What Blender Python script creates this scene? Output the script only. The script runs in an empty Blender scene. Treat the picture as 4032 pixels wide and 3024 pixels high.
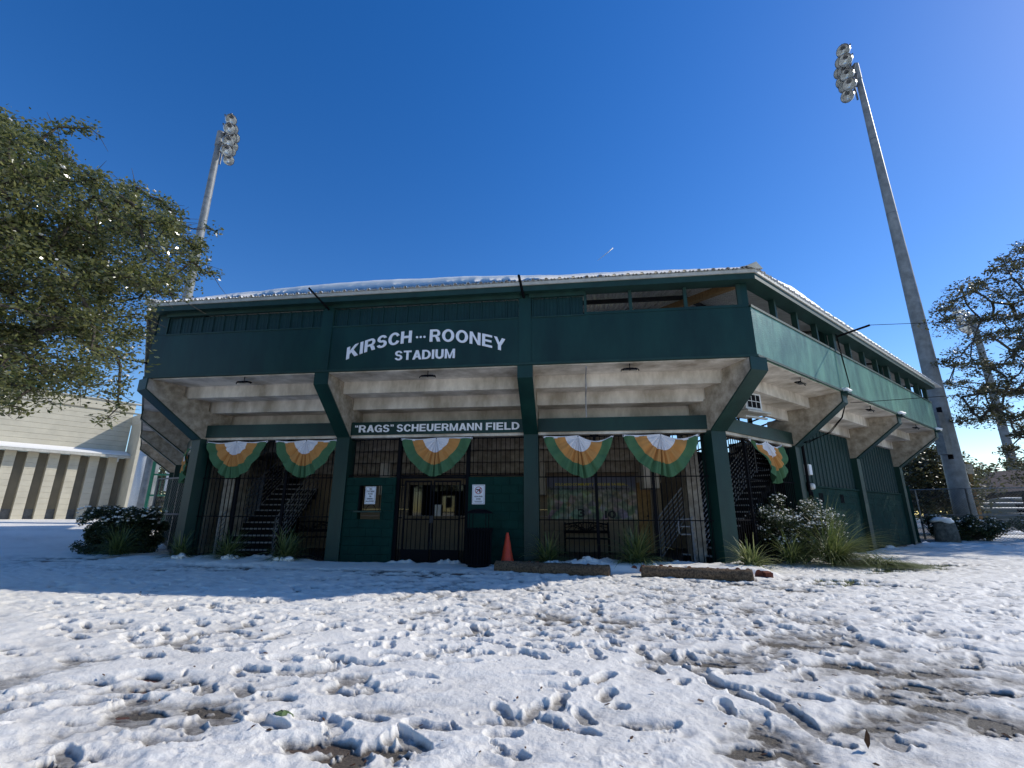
import bpy, math, random, json
import numpy as np
from mathutils import Vector, Matrix
random.seed(11); rng = np.random.default_rng(11)
R = math.radians
sc = bpy.context.scene
COL = sc.collection

# ---------------------------------------------------------------- camera, sky, sun, exposure
cam_d = bpy.data.cameras.new('camera'); cam = bpy.data.objects.new('camera', cam_d); COL.objects.link(cam)
PITCH, YAW, ROLL, EYE = 15.44, 7.4, 0.22, 1.17
p_, y_, r_ = R(PITCH), R(YAW), R(ROLL)
fw = Vector((-math.sin(y_)*math.cos(p_), math.cos(y_)*math.cos(p_), math.sin(p_)))
rt = Vector((math.cos(y_), math.sin(y_), 0)); up = rt.cross(fw)
rt2 = rt*math.cos(r_) + up*math.sin(r_); up2 = up*math.cos(r_) - rt*math.sin(r_)
cam.matrix_world = Matrix(((rt2.x, up2.x, -fw.x, 0), (rt2.y, up2.y, -fw.y, 0), (rt2.z, up2.z, -fw.z, EYE), (0, 0, 0, 1)))
cam_d.sensor_width = 36; cam_d.lens = 36*1840/4032
cam_d.clip_start = .05; cam_d.clip_end = 2000
sc.camera = cam
SUN_AZ, SUN_EL = R(66.5), R(37)
w = bpy.data.worlds.new('World'); sc.world = w; w.use_nodes = True
nt = w.node_tree; bg = nt.nodes['Background']
sky = nt.nodes.new('ShaderNodeTexSky'); sky.sky_type = 'NISHITA'; sky.sun_disc = False
sky.sun_elevation = SUN_EL; sky.sun_rotation = SUN_AZ
sky.air_density = 1.0; sky.dust_density = 0.12; sky.ozone_density = 1.3; sky.altitude = 0
hs = nt.nodes.new('ShaderNodeHueSaturation'); hs.inputs['Saturation'].default_value = 1.42; hs.inputs['Hue'].default_value = .5125
nt.links.new(sky.outputs[0], hs.inputs['Color']); nt.links.new(hs.outputs[0], bg.inputs[0])
bg.inputs[1].default_value = 0.128
sl = bpy.data.lights.new('sun', 'SUN'); sl.energy = 3.05; sl.angle = R(.53); sl.color = (1, .955, .87)
so = bpy.data.objects.new('sun', sl); COL.objects.link(so)
sd = Vector((math.sin(SUN_AZ)*math.cos(SUN_EL), math.cos(SUN_AZ)*math.cos(SUN_EL), math.sin(SUN_EL)))
so.rotation_euler = sd.to_track_quat('Z', 'Y').to_euler(); so.location = (30, 12, 30)
sc.view_settings.view_transform = 'Standard'; sc.view_settings.look = 'None'
sc.view_settings.exposure = 0.36; sc.view_settings.gamma = 1; sc.view_settings.use_curve_mapping = False
sc.render.engine = 'CYCLES'; sc.cycles.use_denoising = True
sc.cycles.max_bounces = 8; sc.cycles.diffuse_bounces = 5; sc.cycles.transparent_max_bounces = 8

# ---------------------------------------------------------------- materials
def mat(name, col, rough=.6, spec=.4, var=0, vscale=3, var2=None, bump=0, bscale=60, metal=0, streak=0, trans=0, coat=0):
    m = bpy.data.materials.new(name); m.use_nodes = True; t = m.node_tree; b = t.nodes['Principled BSDF']
    b.inputs['Roughness'].default_value = rough; b.inputs['Metallic'].default_value = metal
    b.inputs['Specular IOR Level'].default_value = spec
    b.inputs['Base Color'].default_value = (*col, 1)
    g = t.nodes.new('ShaderNodeNewGeometry')
    if var:
        n = t.nodes.new('ShaderNodeTexNoise'); n.inputs['Scale'].default_value = vscale; n.inputs['Detail'].default_value = 6
        n.inputs['Roughness'].default_value = .65
        if streak:
            mp = t.nodes.new('ShaderNodeMapping'); mp.inputs['Scale'].default_value = (1, 1, streak)
            t.links.new(g.outputs['Position'], mp.inputs[0]); t.links.new(mp.outputs[0], n.inputs['Vector'])
        else: t.links.new(g.outputs['Position'], n.inputs['Vector'])
        cr = t.nodes.new('ShaderNodeValToRGB'); cr.color_ramp.elements[0].position = .36; cr.color_ramp.elements[1].position = .66
        c2 = var2 or tuple(c*(1-var) for c in col)
        cr.color_ramp.elements[0].color = (*c2, 1); cr.color_ramp.elements[1].color = (*[min(1, c*(1+var*.4)) for c in col], 1)
        t.links.new(n.outputs['Fac'], cr.inputs[0]); t.links.new(cr.outputs[0], b.inputs['Base Color'])
    if bump:
        n2 = t.nodes.new('ShaderNodeTexNoise'); n2.inputs['Scale'].default_value = bscale; n2.inputs['Detail'].default_value = 4
        t.links.new(g.outputs['Position'], n2.inputs['Vector'])
        bp = t.nodes.new('ShaderNodeBump'); bp.inputs['Strength'].default_value = bump; bp.inputs['Distance'].default_value = .01
        t.links.new(n2.outputs['Fac'], bp.inputs['Height']); t.links.new(bp.outputs[0], b.inputs['Normal'])
    if trans:
        b.inputs['Transmission Weight'].default_value = trans
    return m
M = {}
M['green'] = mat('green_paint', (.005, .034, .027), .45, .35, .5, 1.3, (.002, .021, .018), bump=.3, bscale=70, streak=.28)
M['green_plaster_sunlit'] = mat('sunlit_green_plaster_paint', (.105, .235, .155), .34, .6, .55, 2.6, (.035, .11, .075), bump=.8, bscale=38, streak=.35)  # same green paint, lightened for the grazing sun and for fading
M['green_board'] = mat('green_board_paint', (.009, .042, .033), .55, .4, .3, 3, bump=.2)
M['green_metal'] = mat('green_sheet_metal', (.008, .036, .036), .5, .25, .2, 4)
M['green_block'] = mat('green_block_paint', (.004, .034, .026), .7, .12, .3, 3, bump=.5, bscale=70)
M['concrete'] = mat('stained_concrete', (.68, .63, .55), .85, .2, .45, 1.3, (.37, .32, .25), bump=.4, bscale=30, streak=.45)
M['bracket'] = mat('weathered_shaded_concrete', (.42, .37, .30), .85, .2, .4, 4.5, (.24, .20, .15), bump=.4, bscale=25)  # weathered brackets; also inner seating rows, darkened for interior shade
M['floor'] = mat('darkened_concrete_floor', (.05, .048, .045), .5, .4, .4, 2)  # floor colour darkened to deepen the concourse shade
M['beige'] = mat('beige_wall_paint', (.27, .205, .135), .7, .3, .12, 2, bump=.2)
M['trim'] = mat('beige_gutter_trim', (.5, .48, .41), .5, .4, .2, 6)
M['dark'] = mat('unlit_interior', (.012, .011, .011), .9, .1)  # near-black colour stands for the shade deep inside
M['black'] = mat('black_metal_paint', (.006, .006, .008), .75, .08)
M['iron'] = mat('dark_grey_rail_paint', (.03, .03, .032), .6, .2)
M['grey_rail'] = mat('grey_galvanised_rail', (.34, .34, .34), .6, .3, .2, 8)
M['roofmetal'] = mat('galvanised_roof_sheet', (.74, .74, .72), .5, .5, .15, 2)
M['letter'] = mat('white_letter_paint', (.85, .85, .87), .5, .4)
M['white'] = mat('white_plastic', (.7, .7, .68), .45, .4, .15, 20)
M['pole'] = mat('pale_spun_concrete_pole', (.22, .235, .24), .5, .35, .35, 2.2, bump=.2)
M['lamp'] = mat('aluminium_reflector', (.62, .63, .62), .3, .5, .25, 9, metal=.6)
M['reflector'] = mat('bright_reflector', (.75, .76, .74), .22, .6, .3, 3, metal=.7)
M['lens'] = mat('lamp_glass', (.6, .62, .62), .12, .6)
M['steel'] = mat('grey_steel', (.16, .17, .18), .45, .5, .3, 5, metal=.5)
M['glass'] = mat('dark_window_glass', (.006, .006, .008), .05, .6)
M['orange'] = mat('orange_plastic', (.75, .075, .03), .5, .4, .15, 9)
M['b_white'] = mat('bunting_white_cloth', (.72, .72, .76), .9, .1)
M['b_orange'] = mat('bunting_orange_cloth', (.52, .255, .085), .9, .1)
M['b_green'] = mat('bunting_green_cloth', (.075, .165, .085), .9, .1)
M['brick'] = mat('red_concrete_edging', (.20, .065, .04), .85, .2, .4, 14, bump=.5)
M['log'] = mat('weathered_log_bark', (.17, .115, .07), .9, .15, .6, 30, (.05, .035, .025), bump=1.0, bscale=45)
M['cream'] = mat('cream_siding', (.53, .485, .375), .7, .3, .12, 1.2)
M['cream_dark'] = mat('darker_cream', (.25, .225, .17), .7, .3, .12, 1.2)  # darker copy of the cream; carries the shade of the fin recesses
M['green_roof'] = mat('green_standing_seam', (.03, .15, .09), .5, .4)
M['bark'] = mat('oak_bark', (.10, .085, .07), .9, .1, .5, 12, bump=.6)
M['twig'] = mat('pale_twig_bark', (.22, .18, .14), .9, .1, .3, 12)
M['shingle'] = mat('brown_roof_shingle', (.16, .12, .10), .9, .1, .3, 4)
M['wood'] = mat('yellowed_wood', (.34, .2, .08), .8, .2, .3, 10)
M['paper'] = mat('white_sign_face', (.78, .79, .82), .5, .4)
M['ink'] = mat('black_sign_ink', (.03, .03, .035), .6, .3)
M['red_ink'] = mat('red_sign_ink', (.35, .02, .03), .6, .3)
M['yellow_ink'] = mat('yellow_print', (.8, .66, .04), .6, .3)
M['wire'] = mat('black_cable', (.01, .01, .01), 1.0, 0)
M['post_c'] = mat('bollard_concrete', (.13, .125, .105), .85, .2, .5, 8)

def leafmat(name, c1, c2, rough=.38, spec=.5, tr=.25):
    m = bpy.data.materials.new(name); m.use_nodes = True; t = m.node_tree; b = t.nodes['Principled BSDF']
    g = t.nodes.new('ShaderNodeNewGeometry'); cr = t.nodes.new('ShaderNodeValToRGB')
    cr.color_ramp.elements[0].color = (*c1, 1); cr.color_ramp.elements[1].color = (*c2, 1)
    t.links.new(g.outputs['Random Per Island'], cr.inputs[0]); t.links.new(cr.outputs[0], b.inputs['Base Color'])
    b.inputs['Roughness'].default_value = rough; b.inputs['Specular IOR Level'].default_value = spec
    tl = t.nodes.new('ShaderNodeBsdfTranslucent'); mx = t.nodes.new('ShaderNodeMixShader'); mx.inputs[0].default_value = tr
    hv = t.nodes.new('ShaderNodeHueSaturation'); hv.inputs['Value'].default_value = 1.6
    t.links.new(cr.outputs[0], hv.inputs['Color']); t.links.new(hv.outputs[0], tl.inputs[0])
    t.links.new(b.outputs[0], mx.inputs[1]); t.links.new(tl.outputs[0], mx.inputs[2])
    t.links.new(mx.outputs[0], t.nodes['Material Output'].inputs[0]); return m
M['leafL'] = leafmat('oak_leaf', (.04, .06, .02), (.20, .20, .07), .22, .9, .45)
M['leafR'] = leafmat('backlit_oak_leaf', (.03, .038, .016), (.11, .10, .04), tr=.3)
M['blade'] = leafmat('strap_leaf', (.035, .065, .02), (.17, .20, .06), .4)
M['blade_pale'] = leafmat('variegated_strap_leaf', (.05, .09, .03), (.30, .31, .13), .45)
M['shrub'] = leafmat('shrub_leaf', (.02, .035, .015), (.06, .08, .03))

def snowmat(name, dirt):
    m = bpy.data.materials.new(name); m.use_nodes = True; t = m.node_tree; b = t.nodes['Principled BSDF']
    g = t.nodes.new('ShaderNodeNewGeometry')
    b.inputs['Roughness'].default_value = .55; b.inputs['Specular IOR Level'].default_value = .25
    n = t.nodes.new('ShaderNodeTexNoise'); n.inputs['Scale'].default_value = 45; n.inputs['Detail'].default_value = 8; n.inputs['Roughness'].default_value = .7
    t.links.new(g.outputs['Position'], n.inputs['Vector'])
    bp = t.nodes.new('ShaderNodeBump'); bp.inputs['Strength'].default_value = .85; bp.inputs['Distance'].default_value = .012
    t.links.new(n.outputs['Fac'], bp.inputs['Height']); t.links.new(bp.outputs[0], b.inputs['Normal'])
    if dirt:
        at = t.nodes.new('ShaderNodeAttribute'); at.attribute_name = 'thick'
        n2 = t.nodes.new('ShaderNodeTexNoise'); n2.inputs['Scale'].default_value = 9; n2.inputs['Detail'].default_value = 8; n2.inputs['Roughness'].default_value = .75
        t.links.new(g.outputs['Position'], n2.inputs['Vector'])
        ma = t.nodes.new('ShaderNodeMath'); ma.operation = 'MULTIPLY_ADD'; ma.inputs[1].default_value = .05; ma.inputs[2].default_value = -.025
        t.links.new(n2.outputs['Fac'], ma.inputs[0])
        ad = t.nodes.new('ShaderNodeMath'); ad.operation = 'ADD'
        t.links.new(at.outputs['Fac'], ad.inputs[0]); t.links.new(ma.outputs[0], ad.inputs[1])
        mr = t.nodes.new('ShaderNodeMapRange'); mr.inputs['From Min'].default_value = .0; mr.inputs['From Max'].default_value = .055
        t.links.new(ad.outputs[0], mr.inputs[0])
        cr = t.nodes.new('ShaderNodeValToRGB'); e = cr.color_ramp.elements
        e[0].position = 0; e[0].color = (.10, .085, .07, 1); e[1].position = 1; e[1].color = (.88, .835, .75, 1)
        k = e.new(.28); k.color = (.45, .42, .37, 1); k = e.new(.5); k.color = (.70, .66, .59, 1)
        t.links.new(mr.outputs[0], cr.inputs[0]); t.links.new(cr.outputs[0], b.inputs['Base Color'])
    else: b.inputs['Base Color'].default_value = (.88, .85, .79, 1)
    return m
M['snow'] = snowmat('trodden_snow', True)
M['snow2'] = snowmat('clean_snow', False)
gm = bpy.data.materials.new('asphalt_with_leaf_litter'); gm.use_nodes = True; t = gm.node_tree; b = t.nodes['Principled BSDF']
g = t.nodes.new('ShaderNodeNewGeometry'); n = t.nodes.new('ShaderNodeTexNoise'); n.inputs['Scale'].default_value = 60; n.inputs['Detail'].default_value = 10; n.inputs['Roughness'].default_value = .8
n3 = t.nodes.new('ShaderNodeTexNoise'); n3.inputs['Scale'].default_value = .9; n3.inputs['Detail'].default_value = 3
for q in (n, n3): t.links.new(g.outputs['Position'], q.inputs['Vector'])
c1 = t.nodes.new('ShaderNodeValToRGB'); c1.color_ramp.elements[0].position = .40; c1.color_ramp.elements[0].color = (.012, .010, .008, 1); c1.color_ramp.elements[1].position = .64; c1.color_ramp.elements[1].color = (.20, .16, .11, 1)
c2 = t.nodes.new('ShaderNodeValToRGB'); c2.color_ramp.elements[0].position = .35; c2.color_ramp.elements[0].color = (.02, .012, .008, 1); c2.color_ramp.elements[1].position = .7; c2.color_ramp.elements[1].color = (.22, .06, .025, 1)
t.links.new(n.outputs['Fac'], c1.inputs[0]); t.links.new(n.outputs['Fac'], c2.inputs[0])
sx = t.nodes.new('ShaderNodeSeparateXYZ'); t.links.new(g.outputs['Position'], sx.inputs[0])
mr = t.nodes.new('ShaderNodeMapRange'); mr.inputs['From Min'].default_value = -1.0; mr.inputs['From Max'].default_value = -2.2
t.links.new(sx.outputs['X'], mr.inputs[0])
mp = t.nodes.new('ShaderNodeMath'); mp.operation = 'GREATER_THAN'; mp.inputs[1].default_value = .5; t.links.new(n3.outputs['Fac'], mp.inputs[0])
mm = t.nodes.new('ShaderNodeMath'); mm.operation = 'MULTIPLY'; t.links.new(mr.outputs[0], mm.inputs[0]); t.links.new(mp.outputs[0], mm.inputs[1])
mx = t.nodes.new('ShaderNodeMix'); mx.data_type = 'RGBA'
t.links.new(mm.outputs[0], mx.inputs[0]); t.links.new(c1.outputs[0], mx.inputs[6]); t.links.new(c2.outputs[0], mx.inputs[7])
t.links.new(mx.outputs[2], b.inputs['Base Color']); b.inputs['Roughness'].default_value = .45
bp = t.nodes.new('ShaderNodeBump'); bp.inputs['Strength'].default_value = .9; bp.inputs['Distance'].default_value = .015
t.links.new(n.outputs['Fac'], bp.inputs['Height']); t.links.new(bp.outputs[0], b.inputs['Normal'])
M['ground'] = gm

# ---------------------------------------------------------------- mesh helpers
def mesh(name, vs, fs, m, smooth=False):
    me = bpy.data.meshes.new(name); me.from_pydata([tuple(v) for v in vs], [], [tuple(f) for f in fs]); me.update()
    if m: me.materials.append(m)
    if smooth: me.polygons.foreach_set('use_smooth', [True]*len(me.polygons))
    return me
def npmesh(name, v, f, m, smooth=False):
    """v (n,3) array, f (k,4) or (k,3) array"""
    me = bpy.data.meshes.new(name); v = np.asarray(v, np.float32); f = np.asarray(f, np.int32); k = f.shape[1]
    me.vertices.add(len(v)); me.vertices.foreach_set('co', v.ravel())
    me.loops.add(f.size); me.loops.foreach_set('vertex_index', f.ravel())
    me.polygons.add(len(f)); me.polygons.foreach_set('loop_start', np.arange(0, f.size, k, dtype=np.int32))
    me.polygons.foreach_set('use_smooth', np.full(len(f), smooth))
    me.update(calc_edges=True)
    if m: me.materials.append(m)
    return me
def link(name, me, parent=None, loc=(0, 0, 0), rz=0, scale=None, rot=None):
    o = bpy.data.objects.new(name, me); COL.objects.link(o)
    if parent is not None:
        o.parent = parent
    o.location = loc; o.rotation_euler = rot if rot else (0, 0, rz)
    if scale: o.scale = scale
    return o
def thing(name, label, cat, loc=(0, 0, 0), rz=0, group=None):
    o = link(name, None, None, loc, rz); tag(o, label, cat, group); return o
def tag(o, label=None, cat=None, group=None, kind=None):
    if label: o['label'] = label
    if cat: o['category'] = cat
    if group: o['group'] = group
    if kind: o['kind'] = kind
    return o
class MB:
    """collects shapes into one mesh"""
    def __init__(s): s.v = []; s.f = []
    def add(s, vs, fs):
        k = len(s.v); s.v += [tuple(v) for v in vs]; s.f += [tuple(i+k for i in f) for f in fs]; return s
    def box(s, x0, x1, y0, y1, z0, z1):
        return s.add([(x0, y0, z0), (x1, y0, z0), (x1, y1, z0), (x0, y1, z0), (x0, y0, z1), (x1, y0, z1), (x1, y1, z1), (x0, y1, z1)],
                     [(0, 3, 2, 1), (4, 5, 6, 7), (0, 1, 5, 4), (1, 2, 6, 5), (2, 3, 7, 6), (3, 0, 4, 7)])
    def tube(s, pts, r, n=6, cap=True):
        pts = [Vector(p) for p in pts]; rs = r if isinstance(r, (list, tuple)) else [r]*len(pts); k0 = len(s.v); prev = None
        for i, p in enumerate(pts):
            d = (pts[min(i+1, len(pts)-1)] - pts[max(i-1, 0)]).normalized()
            a = (prev if prev else Vector((0, 0, 1)) if abs(d.z) < .9 else Vector((1, 0, 0)))
            u = a.cross(d).normalized() if not prev else (prev - d*prev.dot(d)).normalized()
            if not prev: u = u
            prev = u; v = d.cross(u)
            for j in range(n):
                t = 2*math.pi*j/n; s.v.append(tuple(p + (u*math.cos(t) + v*math.sin(t))*rs[i]))
        for i in range(len(pts)-1):
            for j in range(n):
                a = k0+i*n+j; b = k0+i*n+(j+1) % n; s.f.append((a, b, b+n, a+n))
        if cap:
            s.f.append(tuple(k0+j for j in range(n))[::-1]); s.f.append(tuple(k0+(len(pts)-1)*n+j for j in range(n)))
        return s
    def lathe(s, prof, n=16, c=(0, 0)):
        k0 = len(s.v)
        for (r, z) in prof:
            for j in range(n):
                t = 2*math.pi*j/n; s.v.append((c[0]+r*math.cos(t), c[1]+r*math.sin(t), z))
        for i in range(len(prof)-1):
            for j in range(n):
                a = k0+i*n+j; b = k0+i*n+(j+1) % n; s.f.append((a, b, b+n, a+n))
        s.f.append(tuple(k0+j for j in range(n))[::-1]); s.f.append(tuple(k0+(len(prof)-1)*n+j for j in range(n)))
        return s
    def mesh(s, name, m, smooth=False): return mesh(name, s.v, s.f, m, smooth)
    def obj(s, name, m, parent=None, smooth=False, **k): return link(name, s.mesh(name, m, smooth), parent, **k)
_bx = {}
def box(name, x0, x1, y0, y1, z0, z1, m, parent=None, bev=0):
    """box object, its mesh shared between boxes of the same size"""
    dx, dy, dz = x1-x0, y1-y0, z1-z0; key = (round(dx, 3), round(dy, 3), round(dz, 3), m.name, bev)
    if key not in _bx:
        if bev:
            b = bev; vs = []; 
            # chamfered front (-y) edges
            vs = [(b, 0, b), (dx-b, 0, b), (dx-b, 0, dz-b), (b, 0, dz-b), (0, b, 0), (dx, b, 0), (dx, b, dz), (0, b, dz), (0, dy, 0), (dx, dy, 0), (dx, dy, dz), (0, dy, dz)]
            fs = [(0, 1, 2, 3), (4, 5, 1, 0), (5, 6, 2, 1), (6, 7, 3, 2), (7, 4, 0, 3), (4, 8, 9, 5), (5, 9, 10, 6), (6, 10, 11, 7), (7, 11, 8, 4), (8, 11, 10, 9)]
            _bx[key] = mesh(name, vs, fs, m)
        else: _bx[key] = MB().box(0, dx, 0, dy, 0, dz).mesh(name, m)
    return link(name, _bx[key], parent, (x0, y0, z0))

# text: every glyph is real geometry
_gl = {}
def glyph(ch, m, bold, depth):
    k = (ch, m.name, bold, depth)
    if k not in _gl:
        cu = bpy.data.curves.new('glyph', 'FONT'); cu.body = ch; cu.size = 1; cu.offset = bold; cu.extrude = depth/2; cu.resolution_u = 4
        o = bpy.data.objects.new('glyph', cu); COL.objects.link(o); bpy.context.view_layer.update()
        dg = bpy.context.evaluated_depsgraph_get(); me = bpy.data.meshes.new_from_object(o.evaluated_get(dg))
        bpy.data.objects.remove(o); v = np.array([x.co[:] for x in me.vertices]) if len(me.vertices) else np.zeros((1, 3))
        _gl[k] = (v, [tuple(p.vertices) for p in me.polygons])
    return _gl[k]
# heavy sans capitals drawn for the big signs: pieces are polygons or bands between two ellipses
def _ring(cx, cy, rx, ry, tx, ty, a0, a1, n=14):
    o = []
    for i in range(n):
        t0, t1 = R(a0+(a1-a0)*i/n), R(a0+(a1-a0)*(i+1)/n); e = lambda t_, q, w_: (cx+(rx-q)*math.cos(t_), cy+(ry-w_)*math.sin(t_))
        p = [e(t0, 0, 0), e(t1, 0, 0), e(t1, tx, ty), e(t0, tx, ty)]; o.append(p if a1 > a0 else p[::-1])
    return o
_b = lambda x0, y0, x1, y1: [(x0, y0), (x1, y0), (x1, y1), (x0, y1)]
BIG = {
 'I': [_b(0, 0, .2, 1)], 'L': [_b(0, 0, .2, 1), _b(.2, 0, .62, .17)], 'T': [_b(0, .83, .7, 1), _b(.25, 0, .45, .83)],
 'H': [_b(0, 0, .2, 1), _b(.2, .42, .54, .6), _b(.54, 0, .74, 1)], 'E': [_b(0, 0, .2, 1), _b(.2, 0, .68, .17), _b(.2, .42, .63, .585), _b(.2, .83, .67, 1)],
 'F': [_b(0, 0, .2, 1), _b(.2, .4, .58, .565), _b(.2, .83, .63, 1)], 'N': [_b(0, 0, .19, 1), _b(.55, 0, .74, 1), [(.19, 1), (.19, .68), (.55, 0), (.55, .32)]],
 'M': [_b(0, 0, .19, 1), _b(.69, 0, .88, 1), [(.19, 1), (.19, .72), (.36, 0), (.44, 0), (.44, .28)], [(.69, 1), (.44, .28), (.44, 0), (.52, 0), (.69, .72)]],
 'K': [_b(0, 0, .2, 1), [(.2, .62), (.2, .36), (.31, .47), (.56, 0), (.81, 0), (.46, .62), (.79, 1), (.54, 1)]],
 'A': [[(0, 0), (.21, 0), (.285, .22), (.40, .40), (.475, .78), (.30, 1)][0:3]+[(.335, .37), (.395, .74), (.395, 1), (.285, 1)], [(.79, 0), (.505, 1), (.395, 1), (.395, .74), (.455, .37), (.505, .22), (.58, 0)], [(.285, .22), (.505, .22), (.455, .37), (.335, .37)]],
 'Y': [[(.28, 0), (.48, 0), (.48, .38), (.28, .38)], [(0, 1), (.28, .38), (.48, .38), (.76, 1), (.54, 1), (.38, .6), (.22, 1)]],
 'O': _ring(.42, .5, .42, .52, .205, .17, 0, 360, 28), 'C': _ring(.40, .5, .40, .52, .205, .17, 28, 332, 24),
 'G': _ring(.41, .5, .41, .52, .205, .17, 32, 300, 22)+[_b(.42, .38, .78, .53), _b(.62, .0, .78, .38), [(.615, .0), (.62, .0), (.62, .26), (.5, .15), (.51, .0)]],
 'S': _ring(.34, .725, .32, .295, .195, .155, 10, 270, 18)+_ring(.34, .285, .34, .31, .2, .16, 90, -168, 18),
 'U': [_b(0, .36, .2, 1), _b(.52, .36, .72, 1)]+_ring(.36, .36, .36, .38, .2, .2, 180, 360, 14),
 'D': [_b(0, 0, .2, 1), _b(.2, 0, .3, .17), _b(.2, .83, .3, 1)]+_ring(.3, .5, .46, .5, .205, .17, -90, 90, 16),
 'R': [_b(0, 0, .2, 1), _b(.2, .39, .42, .55), _b(.2, .84, .42, 1)]+_ring(.42, .695, .30, .305, .19, .145, -90, 90, 14)+[[(.38, .39), (.52, 0), (.745, 0), (.66, .34), (.56, .39)]],
 '\u201c': [[(0, .72), (.13, .72), (.13, .84), (.07, .86), (.12, .98), (.04, 1.0), (0, .88)], [(.19, .72), (.32, .72), (.32, .84), (.26, .86), (.31, .98), (.23, 1.0), (.19, .88)]],
 '\u201d': [[(0, 1), (0, .88), (.06, .86), (.01, .74), (.09, .72), (.13, .84), (.13, 1)], [(.19, 1), (.19, .88), (.25, .86), (.2, .74), (.28, .72), (.32, .84), (.32, 1)]],
}
def big_text(s_, x0, x1, z0, h, y, m, parent, arch=None, gap=.11, depth=.02):
    x = 0; it = []
    for c in s_:
        g_ = BIG[c]; wd = max(p[0] for q in g_ for p in q); it.append((x, g_)); x += wd+gap
        if c in 'A': x -= .05
    k = (x1-x0)/(x-gap)
    for ox, g_ in it:
        mb = MB()
        for q in g_:
            n = len(q); P2 = [(x0+(ox+px)*k, z0+pz*h+(arch(((ox+px)*k)/(x1-x0)) if arch else 0)) for px, pz in q]
            mb.add([(a, y-depth, b_) for a, b_ in P2]+[(a, y, b_) for a, b_ in P2], [tuple(range(n))]+[(i, i+n, (i+1) % n+n, (i+1) % n) for i in range(n)])
        mb.obj('letter', m, parent)
def text_parts(s, x0, x1, z0, h, y, m, parent, arch=None, bold=.035, depth=.02, gap=.07, each=True, name='letter', space=.3):
    """lay the string on the x axis between x0 and x1 with cap height h; each letter a part"""
    capv = glyph('H', m, bold, depth)[0]; ch0 = capv[:, 1].min(); capH = capv[:, 1].max()-ch0
    items = []; x = 0
    for c in s:
        if c == ' ': x += space; continue
        v, f = glyph(c, m, bold, depth); a, b_ = v[:, 0].min(), v[:, 0].max()
        items.append((x-a, v, f)); x += b_-a+gap
    tot = x-gap; sx_ = (x1-x0)/tot; sz = h/capH; mb = MB()
    for (ox, v, f) in items:
        vv = [(x0+(p[0]+ox)*sx_, y-p[2], z0+(p[1]-ch0)*sz) for p in v]
        if arch: vv = [(p[0], p[1], p[2]+arch((p[0]-x0)/(x1-x0))) for p in vv]
        if each: 
            link(name, mesh(name, vv, f, m), parent)
        else: mb.add(vv, f)
    if not each: tag(mb.obj(name, m, parent), kind='stuff')

# smooth value noise
def vnoise(x, y, seed=0):
    xi = np.floor(x).astype(np.int64); yi = np.floor(y).astype(np.int64); xf = x-xi; yf = y-yi
    def h(a, b):
        n = (a*374761393 + b*668265263 + seed*1442695041) & 0xffffffff
        n = ((n ^ (n >> 13))*1274126177) & 0xffffffff
        return ((n ^ (n >> 16)) & 0xffff)/65535.
    u = xf*xf*xf*(xf*(xf*6-15)+10); v = yf*yf*yf*(yf*(yf*6-15)+10)
    return (h(xi, yi)*(1-u)+h(xi+1, yi)*u)*(1-v)+(h(xi, yi+1)*(1-u)+h(xi+1, yi+1)*u)*v
def fbm(x, y, o=4, seed=0, g=.5):
    s = 0; a = 1; t_ = 0
    for i in range(o):
        s = s+a*vnoise(x*2**i+i*17.3, y*2**i-i*9.1, seed+i); t_ += a; a *= g
    return s/t_
def sst(a, b, x): 
    t_ = np.clip((x-a)/(b-a), 0, 1); return t_*t_*(3-2*t_)

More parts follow.
